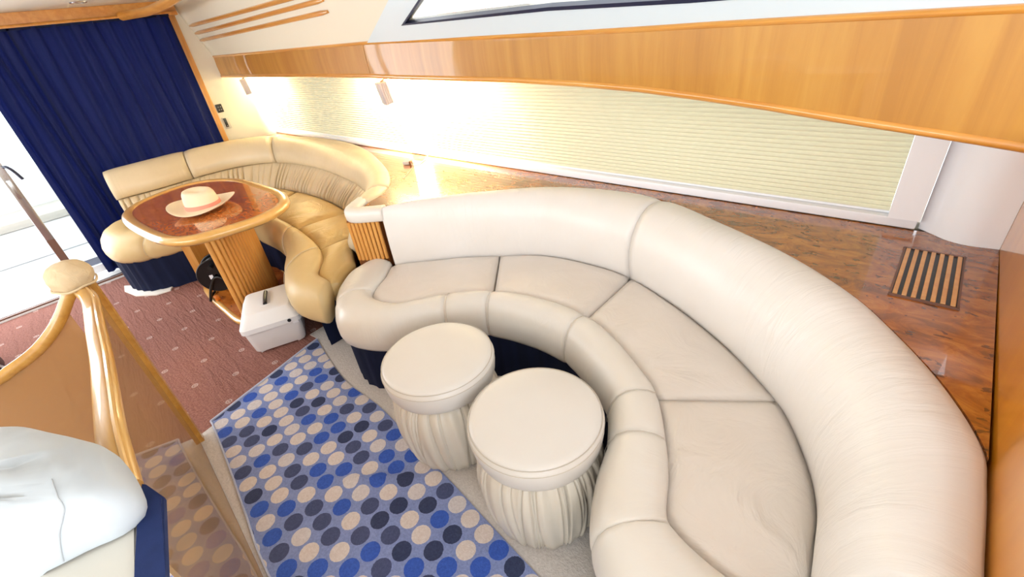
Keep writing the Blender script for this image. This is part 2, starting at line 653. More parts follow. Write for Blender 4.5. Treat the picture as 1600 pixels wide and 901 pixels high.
WIN = [(-2.10, 1.486), (-1.2, 1.474), (-0.67, 1.450), (0.30, 1.425), (0.30, 1.84), (-1.28, 1.84)]
OUT = [(-4.9, 1.34), (-1.2, 1.34), (-0.67, 1.34), (0.6, 1.34), (0.6, 1.87), (-4.9, 1.87)]
bm = bmesh.new()
wi = [bm.verts.new(lw(x, z)) for x, z in WIN]
wo = [bm.verts.new(lw(x, z)) for x, z in OUT]
wi2 = [bm.verts.new(lw(x, z, -0.07)) for x, z in WIN]
wo2 = [bm.verts.new(lw(x, z, -0.07)) for x, z in OUT]
for i in range(6):
    j = (i + 1) % 6
    bm.faces.new((wo[i], wo[j], wi[j], wi[i]))
    bm.faces.new((wo2[i], wo2[j], wi2[j], wi2[i]))
    bm.faces.new((wi[i], wi[j], wi2[j], wi2[i]))
    bm.faces.new((wo[i], wo[j], wo2[j], wo2[i]))
struct(finish('wall_side', bm, CREAM, smooth=False), 'cream leaning side lining above the wood pelmet')


def offset_poly(poly, d):
    """inset (d>0) a polygon given counter-clockwise"""
    n = len(poly)
    out = []
    for i in range(n):
        p0, p1, p2 = (Vector(poly[k % n]) for k in (i - 1, i, i + 1))
        e1, e2 = (p1 - p0).normalized(), (p2 - p1).normalized()
        n1, n2 = Vector((-e1.y, e1.x)), Vector((-e2.y, e2.x))
        b = (n1 + n2)
        b = b / max(0.3, b.length_squared) * 2
        out.append(tuple(p1 + b * d))
    return out


def ring_on_wall(outer, inner, d0, d1):
    bm = bmesh.new()
    a = [bm.verts.new(lw(x, z, d1)) for x, z in outer]
    b = [bm.verts.new(lw(x, z, d1)) for x, z in inner]
    c = [bm.verts.new(lw(x, z, d0)) for x, z in outer]
    d = [bm.verts.new(lw(x, z, d0)) for x, z in inner]
    n = len(outer)
    for i in range(n):
        j = (i + 1) % n
        for q in ((a[i], a[j], b[j], b[i]), (c[i], c[j], d[j], d[i]), (a[i], a[j], c[j], c[i]), (b[i], b[j], d[j], d[i])):
            bm.faces.new(q)
    return bm


FRAME = [(-2.47, 1.425), (-1.2, 1.395), (-0.67, 1.385), (0.40, 1.37), (0.40, 1.868), (-1.52, 1.868)]
win = thing('window_1', 'long raked cabin window in a pale frame above the pelmet', 'window', lw(-1, 1.45))
win['kind'] = 'structure'
del win['category']
finish('frame', ring_on_wall(FRAME, WIN, 0.001, 0.012), PALE, win, smooth=False)
finish('gasket', ring_on_wall(WIN, offset_poly(WIN, 0.012), -0.02, 0.016), GASKET, win, smooth=False)
bm = bmesh.new()
bm.faces.new([bm.verts.new(lw(x, z, -0.012)) for x, z in offset_poly(WIN, 0.011)])
finish('pane', bm, GLASS, win, smooth=False)

# three wooden slats on the side lining: each a thing
for k, (xa, za, xb, zb, nm) in enumerate([(-4.86, 1.669, -2.45, 1.690, 'topmost'), (-4.87, 1.612, -2.67, 1.646, 'middle'), (-4.88, 1.559, -2.69, 1.592, 'lowest')]):
    pts = []
    N = 30
    for i in range(N + 1):
        t = i / N
        pts.append(lw(xa + (xb - xa) * t, za + (zb - za) * t, 0.004))
    rr = [0.0135 * (1 if 0 < i < N else 0.6) for i in range(N + 1)]
    o = finish('wood_batten', tube(pts, rr, 10), W_TRIM)
    tag(o, '%s of the three honey wood battens on the cream lining above the pelmet' % nm, 'batten', 'wood battens on the side lining')

# hull side below the pelmet: sill rail, divider, window openings, outer skin
bm = newbox(-2.35, YS + 0.10, 0.36, 5.2, 0.12, 0.72)
struct(finish('wall_side_lower', bm, CREAM, smooth=False))
bm = newbox(-2.44, YS + 0.012, 0.7295, 4.94, 0.05, 0.035, bevel=0.006)
struct(finish('trim_5', bm, WHITE), 'white sill rail under the pleated blinds')
# soffit closing the gap above the blinds
bm = newbox(-2.35, 1.80, 1.335, 5.2, 0.36, 0.02)
struct(finish('trim_6', bm, CREAM, smooth=False))
# divider post between the two blinds
bm = prism([(-2.715, 1.862), (-2.60, 1.862), (-2.60, 1.925), (-2.715, 1.925)], 0.7475, 1.32)
for v in bm.verts:
    if v.co.z < 1:
        v.co.x += 0.04 if v.co.x > -2.65 else 0.03
struct(finish('trim_7', bm, WHITE, smooth=False), 'white post between the two pleated blinds')
# flat white post and rounded white fairing at the forward end
bm = prism([(-0.050, 1.868), (0.036, 1.868), (0.036, 1.93), (-0.050, 1.93)], 0.7475, 1.32)
struct(finish('trim_8', bm, WHITE, smooth=False), 'flat pale post at the forward end of the blinds')
prof = resample([(0.038, 1.905), (0.075, 1.875), (0.115, 1.842), (0.165, 1.828), (0.2345, 1.836)], 14)
bm = prism([(p[0], p[1]) for p in prof] + [(0.2345, 1.95), (0.038, 1.95)], 0.7105, 1.32)
struct(finish('trim_9', bm, WHITE, sharp=30), 'rounded white fairing in the forward corner')
# forward veneered wall
bm = newbox(XR + 0.03, 1.03, 0.56, 0.06, 1.80, 1.12)
struct(finish('wall_forward', bm, W_WALL, smooth=False), 'glossy amber veneered wall at the forward end of the sofa')
# port side (behind the viewer) with a long window band, and the windscreen end
for nm, z0, z1 in (('wall_port_lower', 0.0, 1.42), ('wall_port_upper', 1.80, 1.88)):
    struct(finish(nm, newbox(-1.6, -2.0, (z0 + z1) / 2, 6.7, 0.06, z1 - z0), CREAM, smooth=False))
struct(finish('wall_bow', newbox(1.8, -0.1, 0.55, 0.06, 3.8, 1.1), CREAM, smooth=False))


# pleated blinds
def blind(x0, x1, z0, z1, y, label):
    n = int((z1 - z0) / 0.0165)
    rings = []
    for i in range(2):
        x = x0 if i == 0 else x1
        ring = []
        for k in range(2 * n + 1):
            z = z0 + (z1 - z0) * k / (2 * n)
            ring.append((x, y + (0.0065 if k % 2 else -0.0065), z))
        rings.append(ring)
    root = thing('pleated_blind', label, 'blind', ((x0 + x1) / 2, y, z0), 'pleated blinds')
    o = finish('pleats', loft(rings, caps=False), BLIND, root, smooth=False)
    finish('bottom_rail', newbox((x0 + x1) / 2, y, z0 - 0.004, x1 - x0, 0.016, 0.008), WHITE, root, smooth=False)


blind(-4.88, -2.712, 0.757, 1.322, 1.915, 'cream pleated blind glowing behind the dining sofa, aft of the white post')
blind(-2.545, -0.052, 0.757, 1.322, 1.915, 'long cream pleated blind above the near sofa counter, forward of the white post')
for k, (x0, x1) in enumerate(((-4.88, -2.66), (-2.60, -0.02))):
    bm = newbox((x0 + x1) / 2, 1.985, 1.03, x1 - x0, 0.006, 0.58)
    struct(finish('window_%d' % (k + 2), bm, GLASS, smooth=False))

# ---------------------------------------------------------------- pelmet (long veneered valance)
PX = [-4.898, -4.0, -3.2, -2.53, -2.28, -1.81, -1.445, -1.111, -0.837, -0.606, -0.409, -0.237, -0.045, 0.08, 0.175, 0.234]
PB = [1.266, 1.263, 1.257, 1.249, 1.241, 1.231, 1.223, 1.209, 1.191, 1.167, 1.144, 1.120, 1.096, 1.080, 1.067, 1.058]
PT = [1.436, 1.433, 1.431, 1.428, 1.424, 1.412, 1.404, 1.396, 1.391, 1.388, 1.384, 1.380, 1.376, 1.373, 1.371, 1.369]


def pz_at(arr, x):
    for i in range(len(PX) - 1):
        if x <= PX[i + 1]:
            t = (x - PX[i]) / (PX[i + 1] - PX[i])
            return arr[i] + (arr[i + 1] - arr[i]) * t
    return arr[-1]


pel = thing('pelmet', 'long glossy honey veneer pelmet running over the pleated blinds', 'pelmet', (-2.5, 1.6, 1.25))


def pel_board(x0, x1):
    rings = []
    N = 40
    for i in range(N + 1):
        x = x0 + (x1 - x0) * i / N
        b, t = pz_at(PB, x) + 0.012, pz_at(PT, x) - 0.012
        m = (b + t) / 2
        rings.append([(x, 1.602, b), (x, 1.598, m), (x, 1.602, t), (x, 1.622, t), (x, 1.622, b)])
    return loft(rings, closed_ring=True)


finish('panel', pel_board(-4.898, -2.532), W_PELMET, pel, smooth=True)
finish('panel', pel_board(-2.528, 0.234), W_PELMET, pel, smooth=True)
finish('lower_bead', tube([(x, 1.608, z + 0.005) for x, z in zip(PX, PB)], 0.013, 10), W_TRIM, pel)
finish('top_cap', tube([(x, 1.611, z - 0.008) for x, z in zip(PX, PT)], 0.016, 10, ry=0.011), W_TRIM, pel)


# reading lamps under the pelmet
def reading_lamp(x, y, z, rz, tilt, label, power):
    root = thing('reading_lamp', label, 'lamp', (x, y, z), 'reading lamps under the pelmet')
    r = Matrix.Rotation(rz, 4, 'Z') @ Matrix.Rotation(tilt, 4, 'X')
    finish('lamp_body', newbox(x, y, z, 0.10, 0.052, 0.125, rot=r, bevel=0.004), GREY, root, sharp=30)
    for k in range(4):
        off = r @ Vector((0.052, -0.018 + 0.012 * k, 0.0))
        finish('cooling_fin', newbox(x + off.x, y + off.y, z + off.z, 0.006, 0.004, 0.118, rot=r), GREY, root, smooth=False)
    off = r @ Vector((0, 0.028, 0))
    finish('lens', newbox(x + off.x, y + off.y, z + off.z, 0.084, 0.006, 0.108, rot=r), LENS, root, smooth=False)
    top = r @ Vector((0.01, 0.0, 0.062))
    finish('bracket', tube([(x + top.x, y + top.y, z + top.z), (x + top.x + 0.02, y + 0.02, z + 0.085), (x + 0.035, y + 0.03, 1.325)], 0.006, 8), CHROME, root)
    finish('clip', newbox(x + 0.03, y + 0.012, z + 0.082, 0.03, 0.012, 0.016, bevel=0.002), BLACK, root)
    d = bpy.data.lights.new('reading_lamp_bulb', 'SPOT')
    d.energy = power
    d.color = (1.0, 0.89, 0.64)
    d.spot_size = math.radians(165)
    d.spot_blend = 0.35
    d.shadow_soft_size = 0.03
    o = bpy.data.objects.new('reading_lamp_bulb', d)
    COL.objects.link(o)
    o.parent = root
    o.location = r @ Vector((0, 0.045, 0))
    o.rotation_euler = Vector((0, 1, -0.12)).to_track_quat('-Z', 'Y').to_euler()


reading_lamp(-2.555, 1.68, 1.147, -0.35, 0.15, 'boxy grey reading lamp hung at the white post between the blinds', 640)
reading_lamp(-4.76, 1.72, 1.165, -0.35, 0.1, 'boxy grey reading lamp hung in the aft corner by the switch plates', 80)

# switch plates on the bulkhead
sw = thing('socket_plate', 'black rounded socket plate, upper one on the cream bulkhead', 'socket', (XA, 1.479, 1.026))
finish('plate', newbox(XA + 0.006, 1.479, 1.026, 0.012, 0.052, 0.070, bevel=0.005), BLACK, sw)
for dy in (-0.010, 0.010):
    for dz in (-0.012, 0.012):
        finish('pin_hole', newbox(XA + 0.0125, 1.479 + dy, 1.026 + dz, 0.002, 0.006, 0.006), GREY, sw, smooth=False)
sw = thing('switch_plate', 'narrow black rocker switch in a cream plate under the black socket', 'switch', (XA, 1.483, 0.90))
finish('plate', newbox(XA + 0.005, 1.487, 0.898, 0.010, 0.056, 0.098, bevel=0.004), SEATCREAM, sw)
finish('rocker', newbox(XA + 0.011, 1.480, 0.902, 0.008, 0.024, 0.078, bevel=0.003), BLACK, sw)
finish('indicator', newbox(XA + 0.0155, 1.480, 0.874, 0.002, 0.006, 0.006), GREY, sw, smooth=False)


# ---------------------------------------------------------------- curtains
def curtain(y0, y1, folds, label, x=-4.815, seed=0, gap=None):
    rnd = random.Random(seed)
    root = thing('curtain', label, 'curtain', (x, (y0 + y1) / 2, 1.75), 'navy curtains over the aft door')
    N, Mz = folds * 10, 24
    ph = [rnd.uniform(-0.6, 0.6) for _ in range(folds + 2)]
    am = [rnd.uniform(0.6, 1.25) for _ in range(folds + 2)]
    rings = []
    for i in range(N + 1):
        t = i / N
        ring = []
        for k in range(Mz + 1):
            s = k / Mz
            z = 0.025 + s * 1.735
            q = t * folds
            a, f = int(q), q - int(q)
            A = am[a] * (1 - f) + am[a + 1] * f
            off = math.sin(2 * PI * q + (ph[a] * (1 - f) + ph[a + 1] * f) * (1 - s) * 1.4) * 0.023 * A
            off += math.sin(2 * PI * q * 2.3 + 1.0) * 0.006
            yy = y0 + (y1 - y0) * t + 0.012 * math.sin(5 * s + 9 * t) * min(1, 6 * t, 6 * (1 - t))
            if gap:
                wgt = max(0, 1 - abs(z - gap[1]) / gap[2]) ** 1.0
                yy += gap[0] * wgt * max(0, 1 - abs(t - gap[3]) * 3.0)
            ring.append((x + off, yy, z))
        rings.append(ring)
    finish('drape', loft(rings, caps=False), CURTAIN, root, sharp=0)
    finish('heading_tape', newbox(x, (y0 + y1) / 2, 1.757, 0.03, y1 - y0, 0.02), NAVY, root, smooth=False)


curtain(0.130, 0.415, 4, 'narrow navy curtain panel at the open edge of the aft door', seed=3, gap=(-0.006, 0.88, 0.22, 1.0))
curtain(0.400, 1.375, 9, 'wide navy curtain drawn behind the dining sofa', seed=5, gap=(0.004, 0.88, 0.22, 0.0))

# ---------------------------------------------------------------- aft door and the deck outside
dr = thing('door_1', None, 'door', (-4.86, 0.3, 0))
del dr['category'], dr['label']
dr['kind'] = 'structure'
dr['label'] = 'sliding glass aft door with a steel edged stile'
finish('stile', newbox(-4.86, -0.055, 0.90, 0.03, 0.05, 1.70, bevel=0.003), CHROME, dr, sharp=30)
finish('stile_reflection', newbox(-4.842, -0.055, 0.22, 0.008, 0.05, 0.36), BROWNSTRIP, dr, smooth=False)  # brown plate paints the wood mirrored in the foot of the steel stile
finish('bottom_rail', newbox(-4.86, 0.66, 0.07, 0.03, 1.38, 0.06), WHITE, dr, smooth=False)
finish('pane', newbox(-4.868, 0.66, 0.92, 0.006, 1.38, 1.64), GLASS, dr, smooth=False)
finish('latch_plate', newbox(-4.842, -0.055, 0.80, 0.008, 0.026, 0.14, bevel=0.003), CHROME, dr)
finish('door_handle', tube(resample([(-4.845, -0.03, 0.955), (-4.80, -0.02, 0.96), (-4.79, 0.0, 0.93), (-4.795, 0.02, 0.86)], 12), 0.010, 8), GASKET, dr)
bm = newbox(-4.80, 0.06, 0.006, 0.30, 2.6, 0.012)
struct(finish('trim_10', bm, DECK, smooth=False), 'pale door threshold')
for xx in (-4.70, -4.665):
    struct(finish('trim_%d' % (11 if xx < -4.69 else 12), newbox(xx, 0.0, 0.014, 0.014, 2.5, 0.02), BROWNSTRIP if xx > -4.69 else CHROME, smooth=False))
struct(finish('floor_deck', newbox(-6.4, 0.0, -0.06, 2.9, 4.0, 0.1), DECK, smooth=False), 'white cockpit deck outside')
bn = thing('cockpit_bench', 'white cockpit bench on the deck outside the aft door', 'bench', (-6.3, 0.3, 0))
finish('base', newbox(-6.3, 0.3, 0.14, 0.5, 2.4, 0.30, bevel=0.02), DECK, bn)
finish('cushion', newbox(-6.3, 0.3, 0.33, 0.54, 2.4, 0.08, bevel=0.03), SEATCREAM, bn)
finish('backrest', newbox(-6.55, 0.3, 0.52, 0.08, 2.4, 0.36, bevel=0.03), DECK, bn)
mt = finish('door_mat', newbox(-5.25, 0.15, -0.004, 0.4, 0.5, 0.012, bevel=0.003), GASKET)
tag(mt, 'dark blue mat on the deck just outside the door', 'mat')


# ================================================================ sofas
def z3(p, z):
    return Vector((p[0], p[1], z))


ROLL_PROF = [(-0.005, 0.360), (0.0, 0.415), (0.05, 0.434), (0.2, 0.446), (0.42, 0.449), (0.62, 0.440), (0.80, 0.418), (0.93, 0.382),
             (1.0, 0.335), (1.0, 0.300), (0.96, 0.268), (0.88, 0.248), (0.70, 0.240), (0.40, 0.250)]


def roll_seg(S, O, t0, t1, bulge=1.0, zs=0.0):
    n = max(10, int((t1 - t0) * 9))
    rings = []
    for i in range(n + 1):
        t = t0 + (t1 - t0) * i / n
        s, o = spline_at(S, t), spline_at(O, t)
        v = o - s
        e = min(i, n - i)
        k = {0: 0.0, 1: 0.75, 2: 0.94}.get(e, 1.0)
        ring = []
        for f, z in ROLL_PROF:
            zc, fc = 0.335, 0.5
            sh = 0.93 + 0.07 * k
            ring.append(z3(s + v * (fc + (f - fc) * (sh if f > 0.1 else 1)), zc + (z - zc) * sh + zs))
        rings.append(ring)
    # pull the first and last ring apart by a millimetre so the welt reads as a groove
    return loft(rings, closed_ring=True)


def stitch(S, O, t, zs=0.0, h=0.0015):
    s, o = spline_at(S, t), spline_at(O, t)
    v = o - s
    return tube([z3(s + v * f, z + zs + h) if f < 0.9 else z3(s + v * (f + 0.012), z + zs) for f, z in ROLL_PROF[2:10]], 0.0011, 6)


def cushion(Sp, Bp, top=0.424, crown=0.016, rows=14, cols=26, seed=0):
    """seat cushion between a front and a back curve (lists of 2-D points)"""
    A, B = resample([(*p, 0) for p in Sp], cols), resample([(*p, 0) for p in Bp], cols)
    rings = []
    for i in range(cols):
        u = i / (cols - 1)
        ring = [z3(A[i], 0.30)]
        for k in range(rows + 1):
            s = k / rows
            p = A[i].lerp(B[i], s)
            edge = min(u, 1 - u, 0.5) * (A[0] - A[-1]).length
            edge2 = min(s, 1 - s) * (A[i] - B[i]).length
            d = min(1.0, min(edge, edge2) / 0.05)
            pil = math.sin(PI * s) * math.sin(PI * min(1, max(0, u)))
            wr = noise.noise(Vector((p.x * 6, p.y * 6, seed))) * 0.006 * d
            z = top - 0.016 * (1 - d) ** 2 + crown * pil + wr
            ring.append(z3(p, z))
        ring.append(z3(B[i], 0.30))
        rings.append(ring)
    return loft(rings, closed_ring=True)


BACK_PROF = [(0.03, 0.36), (-0.02, 0.43), (-0.06, 0.49), (-0.05, 0.55), (0.02, 0.61), (0.14, 0.662), (0.30, 0.70), (0.48, 0.722),
             (0.66, 0.729), (0.83, 0.727), (0.94, 0.719), (0.99, 0.706), (1.0, 0.68), (1.0, 0.55), (1.0, 0.40)]


def back_seg(B, Tt, t0, t1, prof, zb=None, fold=None, per=9):
    n = max(10, int((t1 - t0) * per))
    rings = []
    dist = 0
    last = None
    for i in range(n + 1):
        t = t0 + (t1 - t0) * i / n
        b, tp = spline_at(B, t), spline_at(Tt, t)
        v = tp - b
        e = min(i, n - i)
        k = {0: 0.0, 1: 0.7, 2: 0.93}.get(e, 1.0)
        if last is not None:
            dist += (b - last).length
        last = b.copy()
        ring = []
        for f, z in prof:
            if zb:
                z = zb(t, z)
            sh = 0.965 + 0.035 * k
            ff = 0.5 + (f - 0.5) * sh if f < 0.98 else f
            p = z3(b + v * ff, 0.40 + (z - 0.40) * (0.98 + 0.02 * k))
            if fold:
                p += z3(v.normalized(), 0) * fold(dist, z)
            ring.append(p)
        rings.append(ring)
    return loft(rings, closed_ring=True)


# ---- near sofa
NS = [(-1.985, 1.095), (-1.93, 1.03), (-1.875, 0.965), (-1.83, 0.88), (-1.80, 0.845), (-1.725, 0.827), (-1.611, 0.857), (-1.536, 0.935),
      (-1.464, 1.035), (-1.302, 1.163), (-1.062, 1.23), (-0.849, 1.226), (-0.683, 1.164), (-0.495, 1.047), (-0.427, 0.99), (-0.343, 0.867),
      (-0.282, 0.758), (-0.24, 0.657), (-0.206, 0.628), (-0.13, 0.606), (-0.05, 0.60), (0.015, 0.63), (0.06, 0.685)]
NO = [(-2.15, 1.03), (-2.16, 0.92), (-2.10, 0.82), (-1.99, 0.735), (-1.88, 0.67), (-1.76, 0.640), (-1.60, 0.705), (-1.50, 0.82),
      (-1.40, 0.94), (-1.26, 1.055), (-1.05, 1.10), (-0.87, 1.09), (-0.735, 1.035), (-0.61, 0.965), (-0.555, 0.905), (-0.495, 0.80),
      (-0.455, 0.68), (-0.405, 0.57), (-0.345, 0.49), (-0.22, 0.41), (-0.03, 0.385), (0.12, 0.45), (0.20, 0.58)]
NB = [(-1.955, 1.095), (-1.876, 1.178), (-1.70, 1.339), (-1.53, 1.456), (-1.324, 1.569), (-1.08, 1.605), (-0.853, 1.591), (-0.581, 1.478),
      (-0.364, 1.355), (-0.202, 1.233), (-0.106, 1.139), (-0.016, 0.992), (0.031, 0.874), (0.05, 0.758), (0.06, 0.69), (0.085, 0.60)]
NT_ = [(-1.985, 1.125), (-1.90, 1.265), (-1.765, 1.415), (-1.58, 1.572), (-1.37, 1.715), (-1.087, 1.800), (-0.80, 1.792), (-0.500, 1.658),
       (-0.25, 1.525), (-0.06, 1.378), (0.05, 1.25), (0.158, 1.09), (0.222, 0.945), (0.232, 0.84), (0.2325, 0.69), (0.2325, 0.59)]
v3 = lambda L: [(p[0], p[1], 0) for p in L]
NS3, NO3, NB3, NT3 = v3(NS), v3(NO), v3(NB), v3(NT_)

sofa = thing('curved_sofa', 'long curved ivory leather sofa wrapping round the two round stools', 'sofa', (-0.9, 1.3, 0))
brk = [0, 3.3, 8.0, 9.0, 11.0, 13.9, 15.1, 17.7, 22]
for a, b in zip(brk, brk[1:]):
    o = finish('front_roll', roll_seg(NS3, NO3, a, b), LE_ROLL, sofa, sharp=0)
    for t in (a + 0.07,):
        if 0.5 < t < 21.5 and (b - a) < 4.0:
            finish('stitching', stitch(NS3, NO3, t), STITCH, o)


def cut(L, t0, t1, n=14):
    return [tuple(spline_at(L, t0 + (t1 - t0) * i / n))[:2] for i in range(n + 1)]


for k, (sa, sb, ba, bb) in enumerate([(0.3, 8.97, 0.12, 2.98), (9.03, 10.97, 3.02, 5.97), (11.03, 13.97, 6.03, 9.55), (14.03, 21.6, 9.62, 13.8)]):
    finish('seat_cushion', cushion(cut(NS3, sa, sb, 30), cut(NB3, ba, bb, 20), seed=k * 3.1), LE_SEAT, sofa, sharp=0)
for a, b in ((0, 5.95), (5.98, 15)):
    finish('backrest', back_seg(NB3, NT3, a, b, BACK_PROF), LE_BACK, sofa, sharp=0)
# pleated navy skirt: slight vertical folds
sk = []
n = 150
for i in range(n + 1):
    t = 22 * i / n
    s, o_ = spline_at(NS3, t), spline_at(NO3, t)
    f = 0.84 + 0.03 * math.sin(i * 1.9) + 0.02 * math.sin(i * 0.73)
    sk.append(s + (o_ - s) * f)
poly = [(p.x, p.y) for p in sk] + [(p[0], p[1]) for p in reversed(cut(NB3, 0.4, 15, 24))]
finish('skirt', prism(poly, 0.006, 0.262), NAVY, sofa, sharp=50)

# ---- dining sofa (aft)
LS = [(-4.52, 0.50), (-4.46, 0.43), (-4.36, 0.385), (-4.26, 0.385), (-4.19, 0.44), (-4.14, 0.60), (-4.05, 0.82), (-3.90, 0.98), (-3.70, 1.05), (-3.45, 1.065),
      (-3.20, 1.065), (-2.92, 1.045), (-2.63, 1.00), (-2.42, 0.925), (-2.26, 0.812), (-2.10, 0.795)]
LO = [(-4.70, 0.40), (-4.66, 0.27), (-4.52, 0.19), (-4.32, 0.165), (-4.12, 0.205), (-3.97, 0.36), (-3.89, 0.65), (-3.80, 0.85), (-3.65, 0.925), (-3.42, 0.945),
      (-3.14, 0.94), (-2.83, 0.875), (-2.58, 0.742), (-2.40, 0.665), (-2.22, 0.628), (-2.02, 0.675)]
LB = [(-4.60, 0.42), (-4.52, 0.70), (-4.49, 1.0), (-4.38, 1.25), (-4.12, 1.41), (-3.64, 1.47), (-3.1, 1.44), (-2.78, 1.35), (-2.54, 1.22), (-2.40, 1.10), (-2.175, 0.985)]
LM = [(-4.60, 0.42), (-4.555, 0.71), (-4.56, 1.04), (-4.48, 1.33), (-4.20, 1.55), (-3.64, 1.61), (-3.03, 1.545), (-2.67, 1.44), (-2.46, 1.31), (-2.35, 1.19), (-2.27, 1.115)]
LT = [(-4.77, 0.46), (-4.77, 0.78), (-4.775, 1.12), (-4.71, 1.46), (-4.46, 1.72), (-3.75, 1.862), (-3.22, 1.815), (-2.665, 1.615), (-2.34, 1.435), (-2.195, 1.28), (-2.155, 1.165)]
LZ = [0.065, 0.065, 0.062, 0.055, 0.04, 0.02, 0.012, 0.008, 0.003, 0.0, 0.0]
LS3, LO3, LB3, LM3, LT3 = v3(LS), v3(LO), v3(LB), v3(LM), v3(LT)


def ltop(t, z):
    i = max(0, min(len(LZ) - 2, int(t)))
    dz = LZ[i] + (LZ[i + 1] - LZ[i]) * (t - i)
    return z + dz * max(0.0, min(1.0, (z - 0.5) / 0.2))


PAD_PROF = [(0.06, 0.565), (-0.02, 0.575), (-0.07, 0.60), (-0.03, 0.64), (0.10, 0.675), (0.28, 0.705), (0.48, 0.724), (0.66, 0.729), (0.82, 0.725),
            (0.94, 0.719), (0.99, 0.706), (1.0, 0.68), (1.0, 0.55), (1.0, 0.40), (0.5, 0.40), (0.4, 0.56)]
dine = thing('dining_sofa', 'tan leather horseshoe sofa round the dining table by the curtain', 'sofa', (-3.6, 1.2, 0))
for a, b in ((0, 1.75), (1.78, 3.9), (3.93, 8.45), (8.48, 10)):
    finish('backrest', back_seg(LM3, LT3, a, b, PAD_PROF, ltop), LE_TAN_BACK, dine, sharp=0)


def ruche(dist, z):
    k = max(0.0, 1 - abs(z - 0.50) / 0.12)
    q = dist * 66 + 1.6 * math.sin(dist * 9) + 0.8 * math.sin(dist * 31)
    return ((1 - abs(math.sin(q))) ** 2.2) * 0.062 * k * (0.65 + 0.35 * math.sin(dist * 17)) - 0.004 * k


# lower ruched band from seat to pad
n = 900
rings = []
dist = 0
last = None
for i in range(n + 1):
    t = 0.02 + 9.15 * i / n
    b, m_ = spline_at(LB3, t), spline_at(LM3, t)
    v = (m_ - b)
    nrm = z3(spline_at(LT3, t) - b, 0).normalized()
    if last is not None:
        dist += (b - last).length
    last = b.copy()
    ring = []
    for f, z, bl in [(0.0, 0.38, 0.02), (0.0, 0.42, -0.01), (0.2, 0.455, -0.028), (0.5, 0.50, -0.034), (0.8, 0.545, -0.024), (1.0, 0.58, 0.004), (1.0, 0.58, 0.05), (0.0, 0.38, 0.05)]:
        ring.append(z3(b + v * f + nrm * (bl + ruche(dist, z)), z))
    rings.append(ring)
o = finish('ruched_backrest', loft(rings, closed_ring=True), LE_TAN_BACK, dine, sharp=0)
lbl(o, 'gathered lower band of the tan backrest')
brk = [0, 4.9, 8.6, 10.6, 12.3, 15]
for a, b in zip(brk, brk[1:]):
    o = finish('front_roll', roll_seg(LS3, LO3, a, b), LE_TAN_ROLL, dine, sharp=0)
    if a > 0:
        finish('stitching', stitch(LS3, LO3, a + 0.05), STITCH, o)
for k, (sa, sb, ba, bb) in enumerate([(0.1, 5.4, 0.1, 2.2), (5.45, 8.3, 2.25, 4.6), (8.35, 10.6, 4.65, 6.4), (10.65, 12.3, 6.45, 8.05), (12.35, 15, 8.1, 9.9)]):
    finish('seat_cushion', cushion(cut(LS3, sa, sb, 20), cut(LB3, ba, bb, 14), seed=20 + k * 3.1), LE_TAN_SEAT, dine, sharp=0)
sk = []
n = 120
for i in range(n + 1):
    t = 14.1 * i / n
    s, o_ = spline_at(LS3, t), spline_at(LO3, t)
    f = 0.88 if t < 8 else 0.88 - 0.42 * min(1, (t - 8) / 5)
    f += 0.025 * math.sin(i * 1.9) + 0.015 * math.sin(i * 0.73)
    sk.append(s + (o_ - s) * f)
poly = [(p.x, p.y) for p in sk] + [(p[0], p[1]) for p in reversed(cut(LB3, 0.1, 9.8, 24))]
finish('skirt', prism(poly, 0.001, 0.262), NAVY, dine, sharp=50)

# ---- fluted column with padded cap between the two sofas
colm = thing('fluted_column', 'short fluted wood column with a leather cap between the two sofas', 'column', (-2.07, 1.03, 0.43))
c0, c1 = Vector((-2.150, 1.000, 0)), Vector((-2.008, 1.102, 0))
dirc = (c1 - c0).normalized()
nrm = Vector((dirc.y, -dirc.x, 0))
bm = prism([tuple((c0 - nrm * 0.006))[:2], tuple((c1 - nrm * 0.006))[:2], tuple((c1 - nrm * 0.05))[:2], tuple((c0 - nrm * 0.05))[:2]], 0.30, 0.66)
finish('backing', bm, W_GROOVE, colm, smooth=False)
NF = 8
for k in range(NF):
    p = c0.lerp(c1, (k + 0.5) / NF) - nrm * 0.004 + nrm * 0.010 * math.sin(PI * (k + 0.5) / NF)
    finish('flute', tube([z3(p, 0.44), z3(p, 0.655)], 0.0098, 10), W_FLUTE, colm)
# hook shaped cap pad: from the dining sofa top round the tip to the near sofa back
path = resample([(-2.225, 1.17, 0), (-2.185, 1.10, 0), (-2.150, 1.055, 0), (-2.110, 1.045, 0), (-2.055, 1.080, 0), (-1.985, 1.135, 0)], 26)
rings = []
for i, p in enumerate(path):
    a, b = path[max(0, i - 1)], path[min(len(path) - 1, i + 1)]
    t = (b - a).normalized()
    s = Vector((t.y, -t.x, 0))
    hw = 0.044
    ring = []
    for k in range(16):
        an = 2 * PI * k / 16
        cx, cz = math.cos(an), math.sin(an)
        sgn = lambda q: (abs(q) ** 0.6) * (1 if q > 0 else -1)
        ring.append(z3(p + s * sgn(cx) * hw, 0.690 + sgn(cz) * 0.036))
    rings.append(ring)
finish('leather_cap', loft(rings, closed_ring=True), LE_ROLL, colm, sharp=0)

# ---------------------------------------------------------------- burl counter behind the sofas
eps = 0.004


def push(L, t0, t1, n):
    out = []
    for i in range(n + 1):
        t = t0 + (t1 - t0) * i / n
        out.append(tuple(spline_at(L, t))[:2])
    return out


